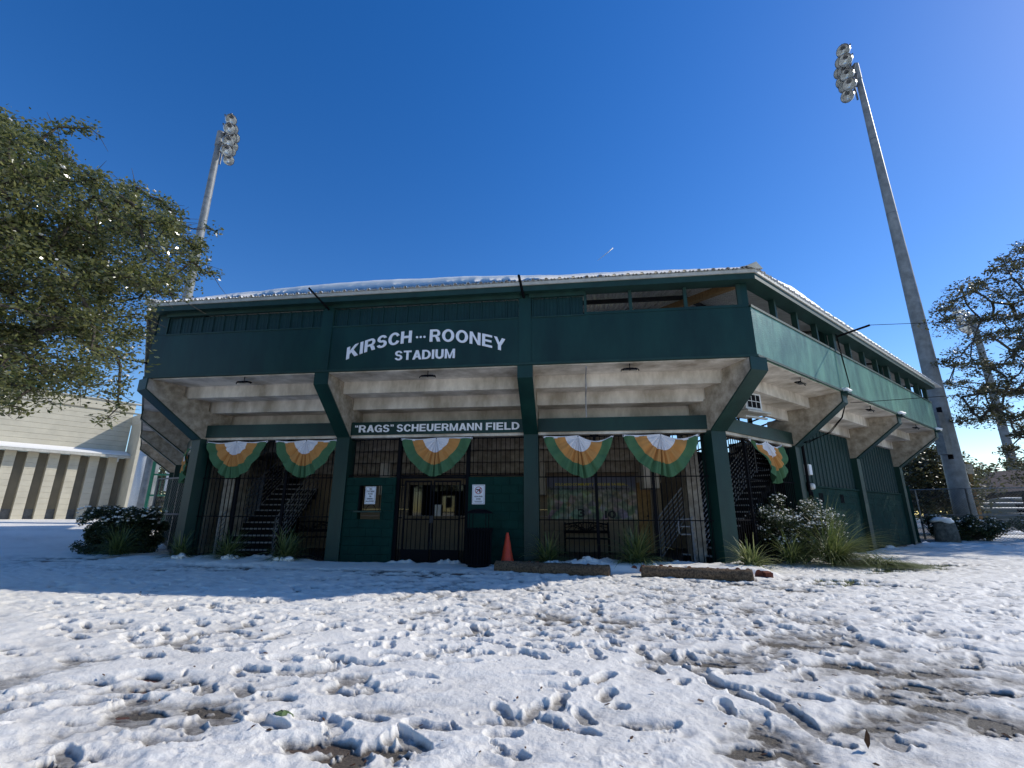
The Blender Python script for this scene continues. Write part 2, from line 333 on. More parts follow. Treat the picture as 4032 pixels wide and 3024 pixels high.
D = json.loads('''{"LT":[[-8.46,6.52,4.3],[-8.22,5.86,2.97],[-8.24,5.06,6.3],[-9.91,5.15,6.35],[-7.39,3.86,2.67],[-9.39,5.71,2.77],[-8.15,5.18,2.71],[-7.12,3.99,4.75],[-7.88,3.7,5.96],[-7.03,5.19,5.76],[-6.65,5.71,5.28],[-6.37,4.38,3.46],[-5.71,4.97,3.07],[-7.61,6.2,6.39],[-7.56,3.24,5.53],[-9.07,5.48,5.08],[-9.4,5.09,3.72],[-9.54,5.82,4.8],[-9.32,4.28,6.28],[-8.44,4.64,2.48],[-8.52,4.99,6.32],[-6.97,5.99,5.63],[-6.7,3.65,2.43],[-6.53,4.66,3.02],[-7.23,3.64,4.2],[-8.77,5.63,5.35],[-7.73,4.83,5.81],[-10.21,5.19,5.83],[-6.61,4.24,5.0],[-9.39,5.68,3.78],[-8.92,5.73,3.76],[-8.22,6.59,4.79],[-7.29,4.61,3.61],[-8.41,5.88,3.88],[-8.53,5.41,2.85],[-8.53,5.56,6.73],[-8.29,5.75,3.58],[-7.8,6.38,6.67],[-6.75,5.8,3.47],[-6.86,6.74,5.7],[-9.77,5.58,3.48],[-8.57,5.85,4.31],[-7.75,6.57,5.27],[-8.9,5.75,4.65],[-6.02,4.66,3.5],[-8.96,4.67,5.0],[-8.7,4.98,3.94],[-7.56,3.68,4.11],[-7.99,3.6,5.56],[-6.84,3.4,4.97],[-8.41,5.32,5.74],[-7.87,4.36,3.0],[-7.04,3.54,3.45],[-8.18,5.44,6.05],[-8.63,4.81,6.73],[-6.28,4.1,2.62],[-8.84,4.59,4.33],[-9.75,5.24,4.41],[-7.21,4.33,4.68],[-7.61,4.85,2.56],[-9.45,6.42,7.47],[-7.35,4.79,5.09],[-6.1,6.13,5.44],[-7.03,5.08,5.11],[-9.43,6.12,7.12],[-10.16,5.29,7.28],[-8.09,4.78,4.18],[-8.33,6.34,5.04],[-7.64,4.17,3.21],[-7.26,4.78,5.48],[-5.9,4.86,4.17],[-9.76,5.42,5.48],[-5.55,5.14,4.51],[-7.58,6.21,6.0],[-7.34,5.92,4.59],[-6.69,6.13,6.13],[-6.6,4.1,2.87],[-9.09,5.49,6.5],[-7.91,5.24,4.72],[-9.17,5.44,3.49],[-6.85,4.32,2.62],[-6.64,4.72,4.98],[-6.98,3.46,4.28],[-9.35,4.71,4.39],[-8.46,5.14,5.99],[-7.28,5.28,2.81],[-7.2,3.73,3.24],[-8.97,6.61,5.86],[-6.97,4.96,4.15],[-8.79,5.75,6.89],[-9.2,4.95,5.59],[-7.48,3.95,3.76],[-8.84,5.13,2.76],[-6.27,5.07,3.23],[-6.88,4.88,5.43],[-7.6,4.62,4.04],[-9.43,5.31,7.34],[-7.23,5.75,3.6],[-7.37,6.56,5.64],[-7.3,5.41,3.79],[-7.58,3.42,5.78],[-8.31,4.45,2.82],[-6.69,4.2,4.4],[-8.1,3.92,5.74],[-6.75,4.5,2.81],[-7.19,3.83,5.01],[-8.3,4.47,5.87],[-7.91,4.25,2.61],[-8.99,6.81,6.22],[-7.64,4.09,3.54],[-6.37,5.09,3.66],[-8.15,4.06,6.3],[-7.47,4.33,4.53],[-9.75,5.64,4.38],[-9.19,6.75,6.48],[-9.76,4.19,6.72],[-7.64,4.2,4.74],[-10.43,4.57,7.35],[-8.03,4.3,4.37],[-8.54,4.54,6.66],[-7.86,7.59,5.71],[-8.08,5.53,5.24],[-8.81,5.53,4.53],[-6.92,4.76,3.13],[-7.05,3.46,4.55],[-8.79,4.35,4.84],[-9.21,4.61,7.09],[-7.86,3.59,5.23],[-8.04,4.44,6.56],[-8.27,5.11,3.66],[-7.13,5.93,4.91],[-8.46,7.52,5.3],[-6.59,5.48,3.98],[-6.16,5.14,5.4],[-6.27,4.56,5.47],[-7.52,4.61,5.24],[-9.7,4.77,4.4],[-8.74,5.52,7.22],[-8.74,6.14,3.08],[-10.01,4.93,5.96],[-7.81,4.98,5.16],[-5.89,4.97,5.07],[-9.02,6.34,5.86],[-7.46,4.3,5.73],[-7.82,4.3,4.12],[-9.95,5.62,6.94],[-5.77,5.02,4.73],[-9.35,4.5,6.77],[-7.93,6.46,6.9],[-6.8,4.66,4.13],[-6.55,3.86,4.8],[-8.18,4.64,5.22],[-9.08,6.94,6.83],[-6.85,5.27,4.8],[-8.13,3.68,5.86],[-8.29,6.2,4.06],[-7.25,4.63,2.67],[-8.66,7.3,5.11],[-6.82,5.0,2.9],[-6.4,6.43,5.33],[-7.44,3.47,4.29],[-8.64,7.03,3.55],[-8.17,6.37,5.36],[-8.75,4.81,6.02],[-6.62,5.16,3.53],[-8.18,5.05,5.28],[-9.81,5.74,4.81],[-8.85,4.4,6.1],[-8.23,6.39,4.54],[-9.71,4.81,4.93],[-7.23,6.02,3.51],[-7.35,3.47,5.09],[-9.04,4.19,6.15],[-8.75,5.28,5.3],[-7.62,4.78,4.46],[-7.96,4.19,3.91],[-8.2,4.78,5.82],[-7.56,6.23,3.88],[-9.52,5.29,6.07],[-8.75,5.18,6.5],[-9.33,6.25,6.45],[-9.65,4.72,5.55],[-7.97,4.07,3.16],[-8.5,3.86,5.29],[-6.57,4.04,4.07],[-7.92,4.82,2.56],[-7.73,5.06,3.49],[-7.96,6.19,3.26],[-8.81,7.22,6.83],[-6.87,4.09,3.51],[-6.9,3.63,4.08],[-9.19,6.12,3.31],[-9.61,5.85,3.13],[-7.71,4.62,3.42],[-8.41,5.08,5.04],[-8.06,5.36,6.43],[-7.39,6.0,5.9],[-6.86,3.4,3.77],[-8.79,5.02,5.18],[-9.16,6.53,4.51],[-9.9,5.3,7.18],[-9.36,4.64,4.98],[-9.34,5.46,4.93],[-8.47,4.25,5.12],[-7.79,5.1,6.52],[-7.4,4.29,2.44],[-8.95,5.43,3.66],[-8.55,5.19,3.33],[-7.17,4.54,3.9],[-7.89,4.84,2.98],[-8.38,4.43,3.08],[-7.73,6.27,4.92],[-6.79,4.12,2.45],[-9.05,4.47,4.78],[-9.66,4.99,4.21],[-8.59,7.04,6.03],[-7.18,4.3,6.01],[-8.48,5.5,4.51],[-8.51,4.15,6.11],[-7.79,5.93,5.71],[-8.39,4.75,4.75],[-7.4,6.95,5.62],[-9.01,6.03,3.89],[-7.56,3.96,5.97],[-9.03,6.84,5.11],[-6.75,5.23,3.77],[-8.1,4.24,3.44],[-6.56,3.86,5.2],[-6.6,4.4,5.36],[-9.09,6.69,3.27],[-9.8,5.36,5.11],[-8.13,5.13,3.38],[-10.2,4.75,7.41],[-9.4,6.03,5.93],[-7.06,4.97,4.75],[-8.17,5.63,3.83],[-7.42,4.96,6.1],[-9.71,5.99,6.11],[-9.28,4.98,4.12],[-8.32,6.7,5.16],[-8.11,7.2,4.38],[-8.44,4.18,4.21],[-10.28,4.92,6.66],[-7.97,6.44,6.08],[-9.84,4.61,6.0],[-6.84,3.21,5.36],[-9.03,5.76,5.75],[-7.46,6.65,4.15],[-7.72,6.91,5.23],[-5.61,5.1,4.15],[-7.97,3.88,6.15],[-8.91,5.39,6.31],[-9.84,5.59,7.45],[-8.2,4.39,4.94],[-7.57,4.5,6.05],[-9.14,5.33,4.15],[-9.54,5.18,4.89],[-8.42,3.7,5.63],[-8.62,6.56,3.09],[-6.57,4.24,2.56],[-7.62,5.33,3.47],[-6.94,6.7,5.11],[-6.92,5.41,5.52],[-7.5,3.64,4.61],[-6.28,4.78,4.76],[-8.74,6.66,6.23],[-9.34,5.59,5.26],[-8.32,5.78,5.63],[-7.5,5.34,5.53],[-9.81,5.01,5.32],[-8.64,4.86,5.51],[-9.78,5.3,3.79],[-9.13,4.09,6.44],[-6.57,3.9,3.44],[-8.62,6.69,5.86],[-8.09,7.29,5.42],[-7.75,4.12,4.39],[-7.94,7.07,7.03],[-9.57,6.36,3.62],[-9.13,5.0,3.68],[-6.98,4.29,5.36],[-8.97,4.72,3.23],[-8.59,6.24,3.31],[-10.41,4.78,6.42],[-6.8,3.74,5.03],[-9.08,5.19,2.58],[-8.26,4.63,3.6],[-9.91,4.54,5.72],[-6.97,3.89,4.25],[-8.11,3.83,5.24],[-7.76,7.58,6.5],[-6.78,5.59,4.6],[-6.66,3.53,5.26],[-7.13,4.29,3.36],[-8.15,5.82,3.32],[-9.07,5.96,5.38],[-8.55,5.03,4.59],[-7.81,3.78,4.08],[-7.4,3.41,4.72],[-8.48,5.31,4.03],[-6.3,5.75,5.5],[-7.37,5.85,4.08],[-7.64,4.7,3.76],[-8.16,6.09,4.83],[-6.21,4.63,3.93],[-8.72,7.12,6.42],[-9.62,6.24,5.3],[-9.64,5.95,4.28],[-8.53,5.77,4.69],[-9.29,6.41,3.31],[-8.31,6.54,6.93],[-8.2,5.8,4.39],[-6.12,4.67,4.21],[-7.2,4.46,3.09],[-8.79,6.76,5.52],[-8.01,5.41,3.7],[-5.56,5.05,5.07],[-8.78,5.5,2.68],[-8.49,5.25,2.57],[-7.91,3.97,3.48],[-8.37,4.43,5.44],[-10.09,4.53,6.98],[-9.91,5.32,3.14],[-8.17,5.55,3.4],[-9.15,4.33,5.61],[-8.03,3.79,4.75],[-8.56,4.26,5.77],[-7.93,4.57,5.74],[-6.96,3.7,2.57],[-8.42,6.09,5.69],[-9.41,5.77,7.54],[-7.55,4.34,5.36],[-7.66,5.54,5.13],[-9.29,6.3,3.96],[-6.56,3.8,5.46],[-9.36,4.02,6.71],[-7.03,4.29,2.35],[-7.54,7.08,5.34],[-7.54,4.24,2.94],[-10.03,5.45,6.28],[-9.0,7.07,3.86],[-7.62,6.24,5.28],[-9.17,5.1,3.39],[-7.99,4.65,3.55],[-9.09,6.43,5.11],[-8.2,5.91,5.41],[-6.12,4.58,4.98],[-9.11,4.68,5.46],[-9.13,5.2,5.88],[-9.82,4.81,4.67],[-8.53,7.32,6.07],[-8.92,5.02,7.07],[-6.65,5.24,5.72],[-6.86,4.61,2.44],[-7.74,3.59,4.46],[-7.1,5.14,3.98],[-8.68,6.19,5.45],[-7.89,5.74,4.5],[-9.47,5.27,3.22],[-8.79,4.63,2.87],[-9.23,5.13,7.28],[-6.77,5.28,5.08],[-7.79,5.17,2.81],[-9.76,5.92,2.81],[-9.34,4.63,6.33],[-7.19,4.18,3.87],[-7.71,4.18,6.21],[-8.96,4.91,6.72],[-8.01,7.6,6.64],[-7.14,4.68,4.38],[-8.64,6.86,6.96],[-7.85,4.36,4.83],[-7.73,6.2,4.45],[-9.45,6.11,5.66],[-7.19,3.68,5.56],[-7.04,3.84,3.58],[-7.85,7.27,6.68],[-9.32,5.17,4.63],[-7.99,4.16,5.5],[-7.71,4.78,6.48],[-6.57,6.21,4.9],[-6.83,4.69,4.57],[-7.82,5.18,6.06],[-9.27,5.94,4.75],[-8.31,5.1,4.72],[-7.07,4.63,4.78],[-6.59,3.89,2.35],[-9.91,5.69,3.84],[-10.16,5.29,4.09],[-6.98,6.09,4.19],[-7.4,5.95,3.05],[-7.85,6.83,4.16],[-7.68,4.85,4.77],[-6.64,5.3,3.02],[-6.36,5.49,4.6],[-7.5,6.91,6.03],[-7.05,5.55,4.48],[-8.54,6.32,6.5],[-7.25,4.78,3.16],[-9.5,5.61,6.93],[-8.54,6.17,7.07],[-7.99,6.51,4.22],[-6.37,5.01,5.54],[-7.9,4.94,3.69],[-7.16,5.35,4.92],[-9.62,4.54,6.24],[-8.58,6.06,4.08],[-7.24,4.07,2.91],[-9.97,5.67,5.73],[-9.59,5.49,2.91],[-9.84,4.75,6.33],[-7.65,5.84,3.93],[-7.55,5.69,4.59],[-8.31,6.63,4.1],[-6.12,4.35,3.98],[-8.88,6.45,4.61],[-8.77,4.95,3.31],[-5.91,5.36,5.33],[-9.3,5.64,4.14],[-7.69,6.37,3.12]],"LTW":[[-7.58,4.85,6.77],[-7.48,5.01,6.89],[-7.4,5.12,7.01],[-6.23,6.5,6.0],[-6.56,6.16,5.91],[-6.13,6.59,5.18],[-6.22,6.5,5.18],[-6.51,6.21,4.65],[-6.44,6.29,4.61],[-6.74,5.96,3.07],[-6.73,5.98,2.89],[-6.7,6.01,2.69],[-6.77,5.93,2.48],[-6.68,6.03,4.17],[-6.69,6.02,4.61],[-6.74,5.97,6.23],[-6.96,5.7,6.3],[-7.31,5.25,2.5],[-7.38,5.15,2.51]],"RT":[[20.75,25.99,9.12],[26.11,29.98,8.05],[26.27,27.61,9.03],[25.15,26.73,13.65],[22.09,25.7,13.01],[23.34,25.5,10.48],[23.52,24.62,8.25],[25.39,26.67,12.29],[21.56,25.62,5.84],[24.43,24.85,12.66],[23.12,29.72,10.63],[26.08,27.72,4.23],[23.2,21.32,10.89],[23.05,27.58,13.52],[25.68,24.94,15.05],[23.45,26.19,8.02],[25.62,26.61,5.58],[22.92,28.27,6.04],[24.92,29.24,5.94],[22.46,20.39,12.45],[23.63,24.98,14.58],[24.93,28.36,13.7],[20.86,24.2,2.94],[24.26,28.89,7.8],[22.86,24.97,12.98],[25.53,28.6,4.34],[25.16,28.93,9.53],[22.3,22.79,9.01],[23.06,23.11,10.52],[23.7,26.96,2.93],[20.15,24.07,3.37],[20.69,23.27,12.7],[24.38,29.61,4.83],[19.81,25.94,11.78],[22.15,26.49,11.38],[25.66,24.37,11.02],[22.07,21.69,6.57],[22.7,27.5,6.22],[19.65,23.48,9.44],[21.48,26.19,4.36],[24.97,28.29,11.26],[20.48,22.64,4.89],[21.06,23.16,9.11],[24.72,30.36,8.65],[22.51,25.58,2.45],[20.61,26.62,11.49],[21.73,22.57,3.09],[19.56,23.15,11.91],[19.81,23.47,4.6],[26.01,27.53,15.05],[24.52,25.44,3.59],[18.44,24.54,5.54],[27.66,27.38,12.11],[23.77,25.57,12.41],[24.03,26.09,13.98],[21.78,27.93,12.69],[23.24,22.23,9.87],[23.7,29.02,4.46],[23.71,23.44,7.32],[25.5,26.57,15.76],[26.22,27.92,3.28],[21.98,24.5,4.38],[27.31,28.35,14.88],[26.84,27.54,13.65],[26.19,28.6,7.59],[23.36,27.0,12.53],[21.27,27.51,6.33],[23.98,30.94,9.02],[23.98,23.65,10.2],[26.33,24.9,11.65],[25.0,25.43,15.2],[23.29,25.03,3.38],[28.83,26.36,15.72],[23.15,25.55,4.43],[21.24,24.25,4.09],[25.73,24.41,11.89],[26.07,28.24,12.4],[26.77,29.21,15.69],[18.31,24.1,10.4],[19.88,25.25,5.68],[20.58,22.47,10.93],[22.09,22.88,10.15],[24.64,25.69,13.21],[24.74,24.38,7.17],[23.78,23.48,12.2],[25.02,29.44,14.86],[23.12,29.77,11.98],[24.02,22.98,13.56],[22.41,21.22,9.73],[23.87,24.85,4.2],[25.97,28.25,5.61],[23.84,31.17,6.51],[26.48,27.32,2.22],[24.97,29.62,3.75],[24.87,26.2,14.37],[24.6,26.89,8.96],[22.53,24.25,2.62],[24.39,22.95,9.97],[23.56,25.98,2.38],[22.69,24.17,4.06],[19.83,22.78,2.65],[25.77,27.84,10.49],[24.13,25.29,6.56],[23.41,29.8,13.83],[23.92,23.91,5.66],[24.59,26.0,6.36],[24.7,25.34,7.75],[27.46,27.34,16.3],[21.0,24.1,6.69],[20.22,24.74,12.53],[21.13,21.84,2.32],[22.51,22.85,6.77],[26.65,24.79,13.69],[21.9,23.83,5.56],[20.0,26.17,7.03],[21.6,25.34,7.55],[23.91,26.51,9.71],[24.85,23.98,11.32],[28.48,27.78,7.7],[25.2,24.42,8.69],[21.62,28.82,8.42],[25.79,28.86,2.9],[23.08,28.82,7.91],[27.07,28.29,12.3],[19.71,23.51,5.43],[27.28,28.77,2.55],[22.83,20.59,11.63],[21.61,22.81,8.09],[21.36,23.85,8.14],[22.18,22.59,4.83],[21.42,21.77,3.08],[20.33,22.45,7.48],[21.57,27.15,7.57],[22.37,22.74,13.22],[25.49,25.5,10.15],[25.94,25.54,9.28],[24.22,29.31,9.54],[24.78,27.42,7.79],[27.66,26.24,15.18],[21.42,22.26,10.16],[27.37,25.74,10.5],[29.03,26.93,13.21],[25.57,25.05,6.32],[26.8,29.06,10.49],[20.97,23.96,5.59],[21.77,23.5,13.21],[22.98,26.94,7.33],[27.58,27.95,4.49],[27.04,27.77,5.69],[29.13,27.41,12.55],[23.9,28.8,12.27],[21.64,22.58,11.39],[22.72,25.2,6.23],[25.94,25.82,8.39],[28.19,28.04,6.98],[22.25,26.27,7.41],[27.6,28.16,13.89],[19.96,25.78,6.28],[25.4,26.53,3.47],[28.14,28.4,14.96],[19.19,23.39,6.28],[22.21,26.71,8.68],[19.97,22.64,9.28],[23.89,28.82,6.98],[19.59,23.11,7.66],[21.13,21.6,8.27],[24.85,23.92,14.58],[22.29,24.29,10.0],[23.89,28.28,2.82],[21.24,27.28,11.81],[22.28,27.44,7.96],[20.42,25.45,8.1],[27.1,26.37,12.68],[23.11,28.06,3.78],[23.45,20.83,12.6],[23.15,26.97,11.65],[22.5,22.32,11.64],[22.13,28.86,9.53],[27.37,27.3,13.07],[22.3,21.81,7.74],[21.7,26.67,13.06],[24.36,27.35,2.54],[24.87,25.81,8.97],[26.11,26.06,6.96],[24.17,24.73,5.25],[28.75,26.05,13.47],[27.11,27.46,8.51],[23.04,21.87,8.13],[25.78,23.88,13.26],[23.79,22.41,12.39],[27.38,27.29,15.4],[26.2,27.21,8.22],[21.59,26.52,10.31],[22.22,29.92,8.67],[27.64,28.7,7.4],[27.51,28.44,10.54],[25.23,27.05,9.47],[25.24,26.83,4.73],[24.21,28.95,11.08],[23.41,24.82,2.59],[19.97,22.62,3.66],[22.2,24.42,13.79],[25.53,23.57,11.66],[20.42,22.49,6.21],[24.89,25.95,5.02],[27.17,25.65,13.77],[24.75,23.64,8.14],[24.18,24.47,11.4],[24.1,28.22,6.18],[25.69,27.25,3.27],[21.6,21.03,11.86],[21.72,21.47,10.09],[25.06,30.61,10.15],[24.27,26.97,11.43],[25.35,23.36,12.46],[24.46,25.11,10.27],[22.31,27.14,2.97],[25.6,27.63,6.79],[25.86,29.39,14.17],[19.11,24.54,8.68],[20.29,23.09,8.33],[24.21,30.96,10.05],[26.18,29.13,12.46],[19.55,24.13,6.07],[25.13,25.43,11.85],[26.55,28.45,6.55],[21.36,23.28,10.2],[22.51,25.57,3.44],[25.22,30.46,4.04],[24.98,28.66,12.17],[21.56,23.02,4.0],[28.49,26.17,14.8],[27.72,27.24,14.63],[20.68,23.91,10.57],[20.58,24.04,4.81],[29.49,26.4,15.15],[25.5,22.78,13.32],[26.9,26.07,9.71],[18.87,23.41,7.99],[23.22,25.95,5.42],[24.15,26.82,12.25],[22.21,22.0,10.74],[23.3,23.97,13.8],[25.53,26.11,4.17],[21.12,22.85,5.6],[19.59,24.62,11.72],[25.88,26.49,14.38],[27.13,25.65,15.47],[22.37,29.2,7.24],[24.06,27.17,4.82],[20.95,25.64,11.9],[21.25,26.25,6.27],[20.78,22.17,8.71],[20.23,24.34,7.15],[23.29,26.2,12.66],[26.56,26.55,7.53],[25.88,28.68,10.86],[23.88,24.15,6.65],[21.2,26.31,7.28],[24.7,24.66,4.57],[24.31,27.28,10.07],[25.25,29.13,11.22],[18.01,24.15,8.31],[24.15,28.38,8.61],[23.15,23.68,3.5],[24.02,29.82,6.7],[27.27,27.51,9.85],[23.56,24.08,8.84],[27.35,28.7,8.31],[23.88,27.39,6.31]],"BT":[[22.15,34.19,3.34],[23.29,33.8,3.52],[22.47,31.78,3.96],[23.4,35.73,2.4],[21.88,32.5,4.13],[24.62,33.77,1.84],[22.37,32.66,1.82],[21.97,35.39,2.01],[25.44,34.91,3.24],[22.04,31.63,2.42],[21.37,33.18,2.33],[24.79,35.02,4.71],[21.84,32.82,2.83],[20.68,32.03,3.71],[24.48,34.71,2.12],[22.59,36.13,2.39],[21.4,33.3,3.15],[23.54,35.66,4.7],[21.05,32.63,4.32],[23.4,33.14,2.82],[22.96,36.36,3.14],[24.7,36.14,3.88],[23.85,34.98,2.7],[21.5,33.78,1.76],[23.91,33.1,3.53],[23.37,33.84,5.15],[22.77,35.04,2.04],[22.94,32.04,2.55],[24.16,36.76,2.23],[24.19,36.22,3.4],[20.32,32.56,2.72],[22.81,33.48,2.08],[21.54,33.18,4.15],[22.26,33.45,2.59],[22.64,32.93,3.93],[24.1,33.65,3.95],[22.36,32.57,4.98],[23.32,34.69,4.4],[22.4,34.65,4.25],[22.21,32.11,3.07],[23.72,32.72,1.73],[21.56,34.64,2.32],[22.85,33.25,5.14],[24.76,36.27,5.13],[22.92,32.15,1.83],[23.75,34.11,2.71],[23.06,35.35,3.16],[24.69,34.64,2.87],[24.66,34.31,3.7],[21.13,32.64,3.48],[22.94,33.96,2.85],[22.55,33.78,4.39],[20.92,32.01,1.79],[24.42,34.32,4.55],[23.27,37.02,2.88],[22.94,31.3,2.54],[21.59,33.88,4.03],[22.64,30.83,1.97],[24.17,36.66,4.31],[23.38,36.86,3.89]],"bare":[[-3.32,3.25],[-3.03,3.4],[-2.76,3.26],[-2.93,3.21],[-2.72,3.34],[-2.54,2.32],[-2.43,2.29],[-4.82,3.85],[-1.41,2.6],[-1.23,2.65],[-1.31,2.59],[-0.91,2.62],[-1.08,2.53],[-1.21,2.54],[-1.85,3.16],[-1.52,3.32],[-1.31,3.39],[-2.52,2.89],[-2.22,2.97],[2.11,4.42],[2.23,4.31],[2.4,4.28],[2.6,4.37],[2.03,3.81],[1.9,3.71],[2.29,3.99],[2.31,3.81],[2.23,3.63],[2.12,3.63],[1.75,3.41],[1.6,3.27],[0.84,2.86],[0.92,2.9],[0.75,2.81],[0.95,3.07],[3.05,4.55],[2.47,4.02],[2.73,3.91],[1.04,4.33],[1.22,4.43],[1.14,4.1],[1.86,5.06],[2.1,5.01],[2.42,5.14],[2.36,3.3],[2.33,3.42],[0.3,3.07],[-4.63,3.73],[6.11,8.17],[3.29,8.45],[3.49,8.23],[2.89,8.93],[2.09,8.26]],"dark":[[-10.15,9.54],[-8.77,10.03],[-6.65,9.63],[-5.25,9.63],[-7.33,9.76],[-3.89,9.63],[-12.38,10.92],[-5.88,9.31],[-4.64,9.51],[-8.75,9.06],[-3.19,9.14],[-2.29,9.48],[-12.33,10.29],[-4.23,9.8],[-7.26,9.3]],"grass":[[5.76,10.78],[6.34,11.3],[6.81,11.6],[7.48,12.2],[8.23,12.86],[4.56,9.51],[4.44,9.03],[6.41,11.09]],"big":[[-2.54,2.75],[-2.09,2.56],[-2.05,2.88],[-2.7,3.0],[-1.24,2.96],[-0.81,2.89],[-0.43,3.0],[-0.04,2.96],[0.43,3.06],[-0.28,3.08],[-3.96,3.69],[-1.62,3.55],[-0.28,4.5],[-0.0,3.67],[0.17,3.47],[0.24,3.31],[-0.13,3.34],[0.02,3.14],[0.17,3.8],[-0.06,3.82],[-0.56,4.31],[-0.3,4.21],[-0.49,4.59],[0.14,4.27],[-0.88,4.19],[-1.06,4.31],[-1.19,4.08],[-1.64,4.09],[1.61,3.1],[1.67,3.07],[1.31,3.0],[1.61,4.35],[1.95,4.86],[2.76,4.61],[2.43,3.47],[3.41,5.11],[1.04,4.58],[1.14,4.63],[1.24,4.61],[0.85,4.37],[0.91,4.45]],"track":[[0.73,4.36],[0.92,3.9],[1.06,3.55],[1.22,3.37],[1.28,3.21],[1.05,3.77],[1.21,3.65],[1.27,3.31],[1.27,3.18]],"lp":[[-23.87,24.21,15.7],[-23.88,24.21,14.8],[-24.04,24.04,27.98],[-23.71,24.37,28.93],[-24.01,24.08,26.91]],"rp":[[16.59,23.17,0.93],[16.49,23.24,4.79],[16.26,23.41,10.45],[16.23,23.43,14.98],[16.53,23.21,26.34],[16.07,23.54,27.47]],"tp":[[53.86,65.76,26.08],[53.8,65.81,21.77],[53.86,65.76,16.56]]}''')

# ---------------------------------------------------------------- terrain, ground and snow
FX0, FX1, FY = -10.0, 3.38, 11.3                       # corner columns of the front, and its column line
def terrain(x, y):
    z = .6*sst(18, 42, np.hypot(x, y))*sst(-13, -19, x)
    return z + .06*sst(17, 27, np.hypot(x, y))*sst(6, 12, x)
def inside(x, y, m=0.):
    """distance inside the stadium outline (column line), positive inside"""
    a = y-FY; b_ = -(x-FX1)*.7071+(y-FY)*.7071; c = (x-FX0)*.7071+(y-FY)*.7071
    return np.minimum(np.minimum(a, b_), c)
azs = np.concatenate([np.linspace(-66, 52, 980), np.linspace(52, 294, 70)[1:]]); azs = np.radians(azs)
rs = np.concatenate([[0.0, .7, 1.2], 1.55*1.0041**np.arange(0, 655), 1.55*1.0041**655*1.045**np.arange(1, 78)])
A_, Rr = np.meshgrid(azs, rs); X = Rr*np.sin(A_); Yy = Rr*np.cos(A_)
th = .058 + .035*(fbm(X*.5, Yy*.5, 3, 1)-.5)*2 + .018*(fbm(X*2.3, Yy*2.3, 3, 2)-.5)*2
# wind and melt ripples running down to the right in the foreground
u_ = X*.62+Yy*.78; v_ = -X*.78+Yy*.62
th += .055*(fbm(u_*1.1, v_*4.2, 4, 5, .5)-.5)*sst(14, 6, Rr)
th += .035*(fbm(X*2.6, Yy*4.2, 3, 25)-.5)*sst(30, 12, Rr)
th += .02*(fbm(X*8, Yy*9, 3, 15)-.5)*sst(.45, .6, fbm(X*1.2, Yy*1.2, 2, 16))
# trampled belt
tr = sst(4.2, 5.6, Yy)*sst(11, 9.2, Yy) 
tr = np.maximum(tr, sst(1.5, 4, X)*sst(4.0, 5.4, Yy)*.9); tr = np.maximum(tr, sst(-2.2, -3.4, X)*sst(3.6, 2.6, Yy)*.9)
tr = np.maximum(tr, sst(3.0, 2.55, Yy)*.7)
tr *= sst(60, 20, Rr)
th += tr*.062*(np.abs(fbm(X*4.0, Yy*6.0, 3, 7)-.5)*2-.26)
th += tr*.030*(fbm(X*12, Yy*14, 3, 8)-.5)
crumb = sst(.60, .78, fbm(X*7, Yy*7, 2, 31))*tr
th += crumb*.035*fbm(X*38, Yy*38, 2, 32)
def spots(L, rx, ry, sd_, per=True, rag=1.9):
    """field that is 1 in the middle of irregular patches, 0 outside"""
    S = np.zeros_like(th)
    for i, (px, py) in enumerate(L):
        k = .55+.9*((i*7919 % 13)/13.); s_ = .35+py/7. if per else 1
        dx = (X-px)/(rx*k*s_); dy = (Yy-py)/(ry*k*s_)
        msk = (np.abs(dx) < 2.5) & (np.abs(dy) < 2.5)
        if not msk.any(): continue
        d = np.hypot(dx[msk], dy[msk]) + (fbm(X[msk]*6, Yy[msk]*6, 3, sd_+i, .5)-.5)*rag
        S[msk] = np.maximum(S[msk], sst(1.5, .3, d))
    return S
th = .11*np.tanh(th/.11)
slush = spots(D['bare'], .28, .14, 400)
th -= .03*slush*(.5+fbm(X*9, Yy*9, 3, 11))
th = np.maximum(th, .010+.012*fbm(X*14, Yy*14, 3, 12))
th += .011*(fbm(X*26, Yy*26, 3, 13)-.5)*sst(14, 8, Rr)
th -= .014*sst(.50, .72, fbm(X*1.7, Yy*2.6, 4, 17))*sst(12, 7, Rr)
th -= .085*spots(D['bare'], .125, .05, 40, rag=2.8)*sst(.28, .56, fbm(X*16, Yy*22, 3, 18))
th -= .05*spots(D['dark'], .55, .10, 90)
th -= .10*spots(D['grass'], .30, .10, 120)
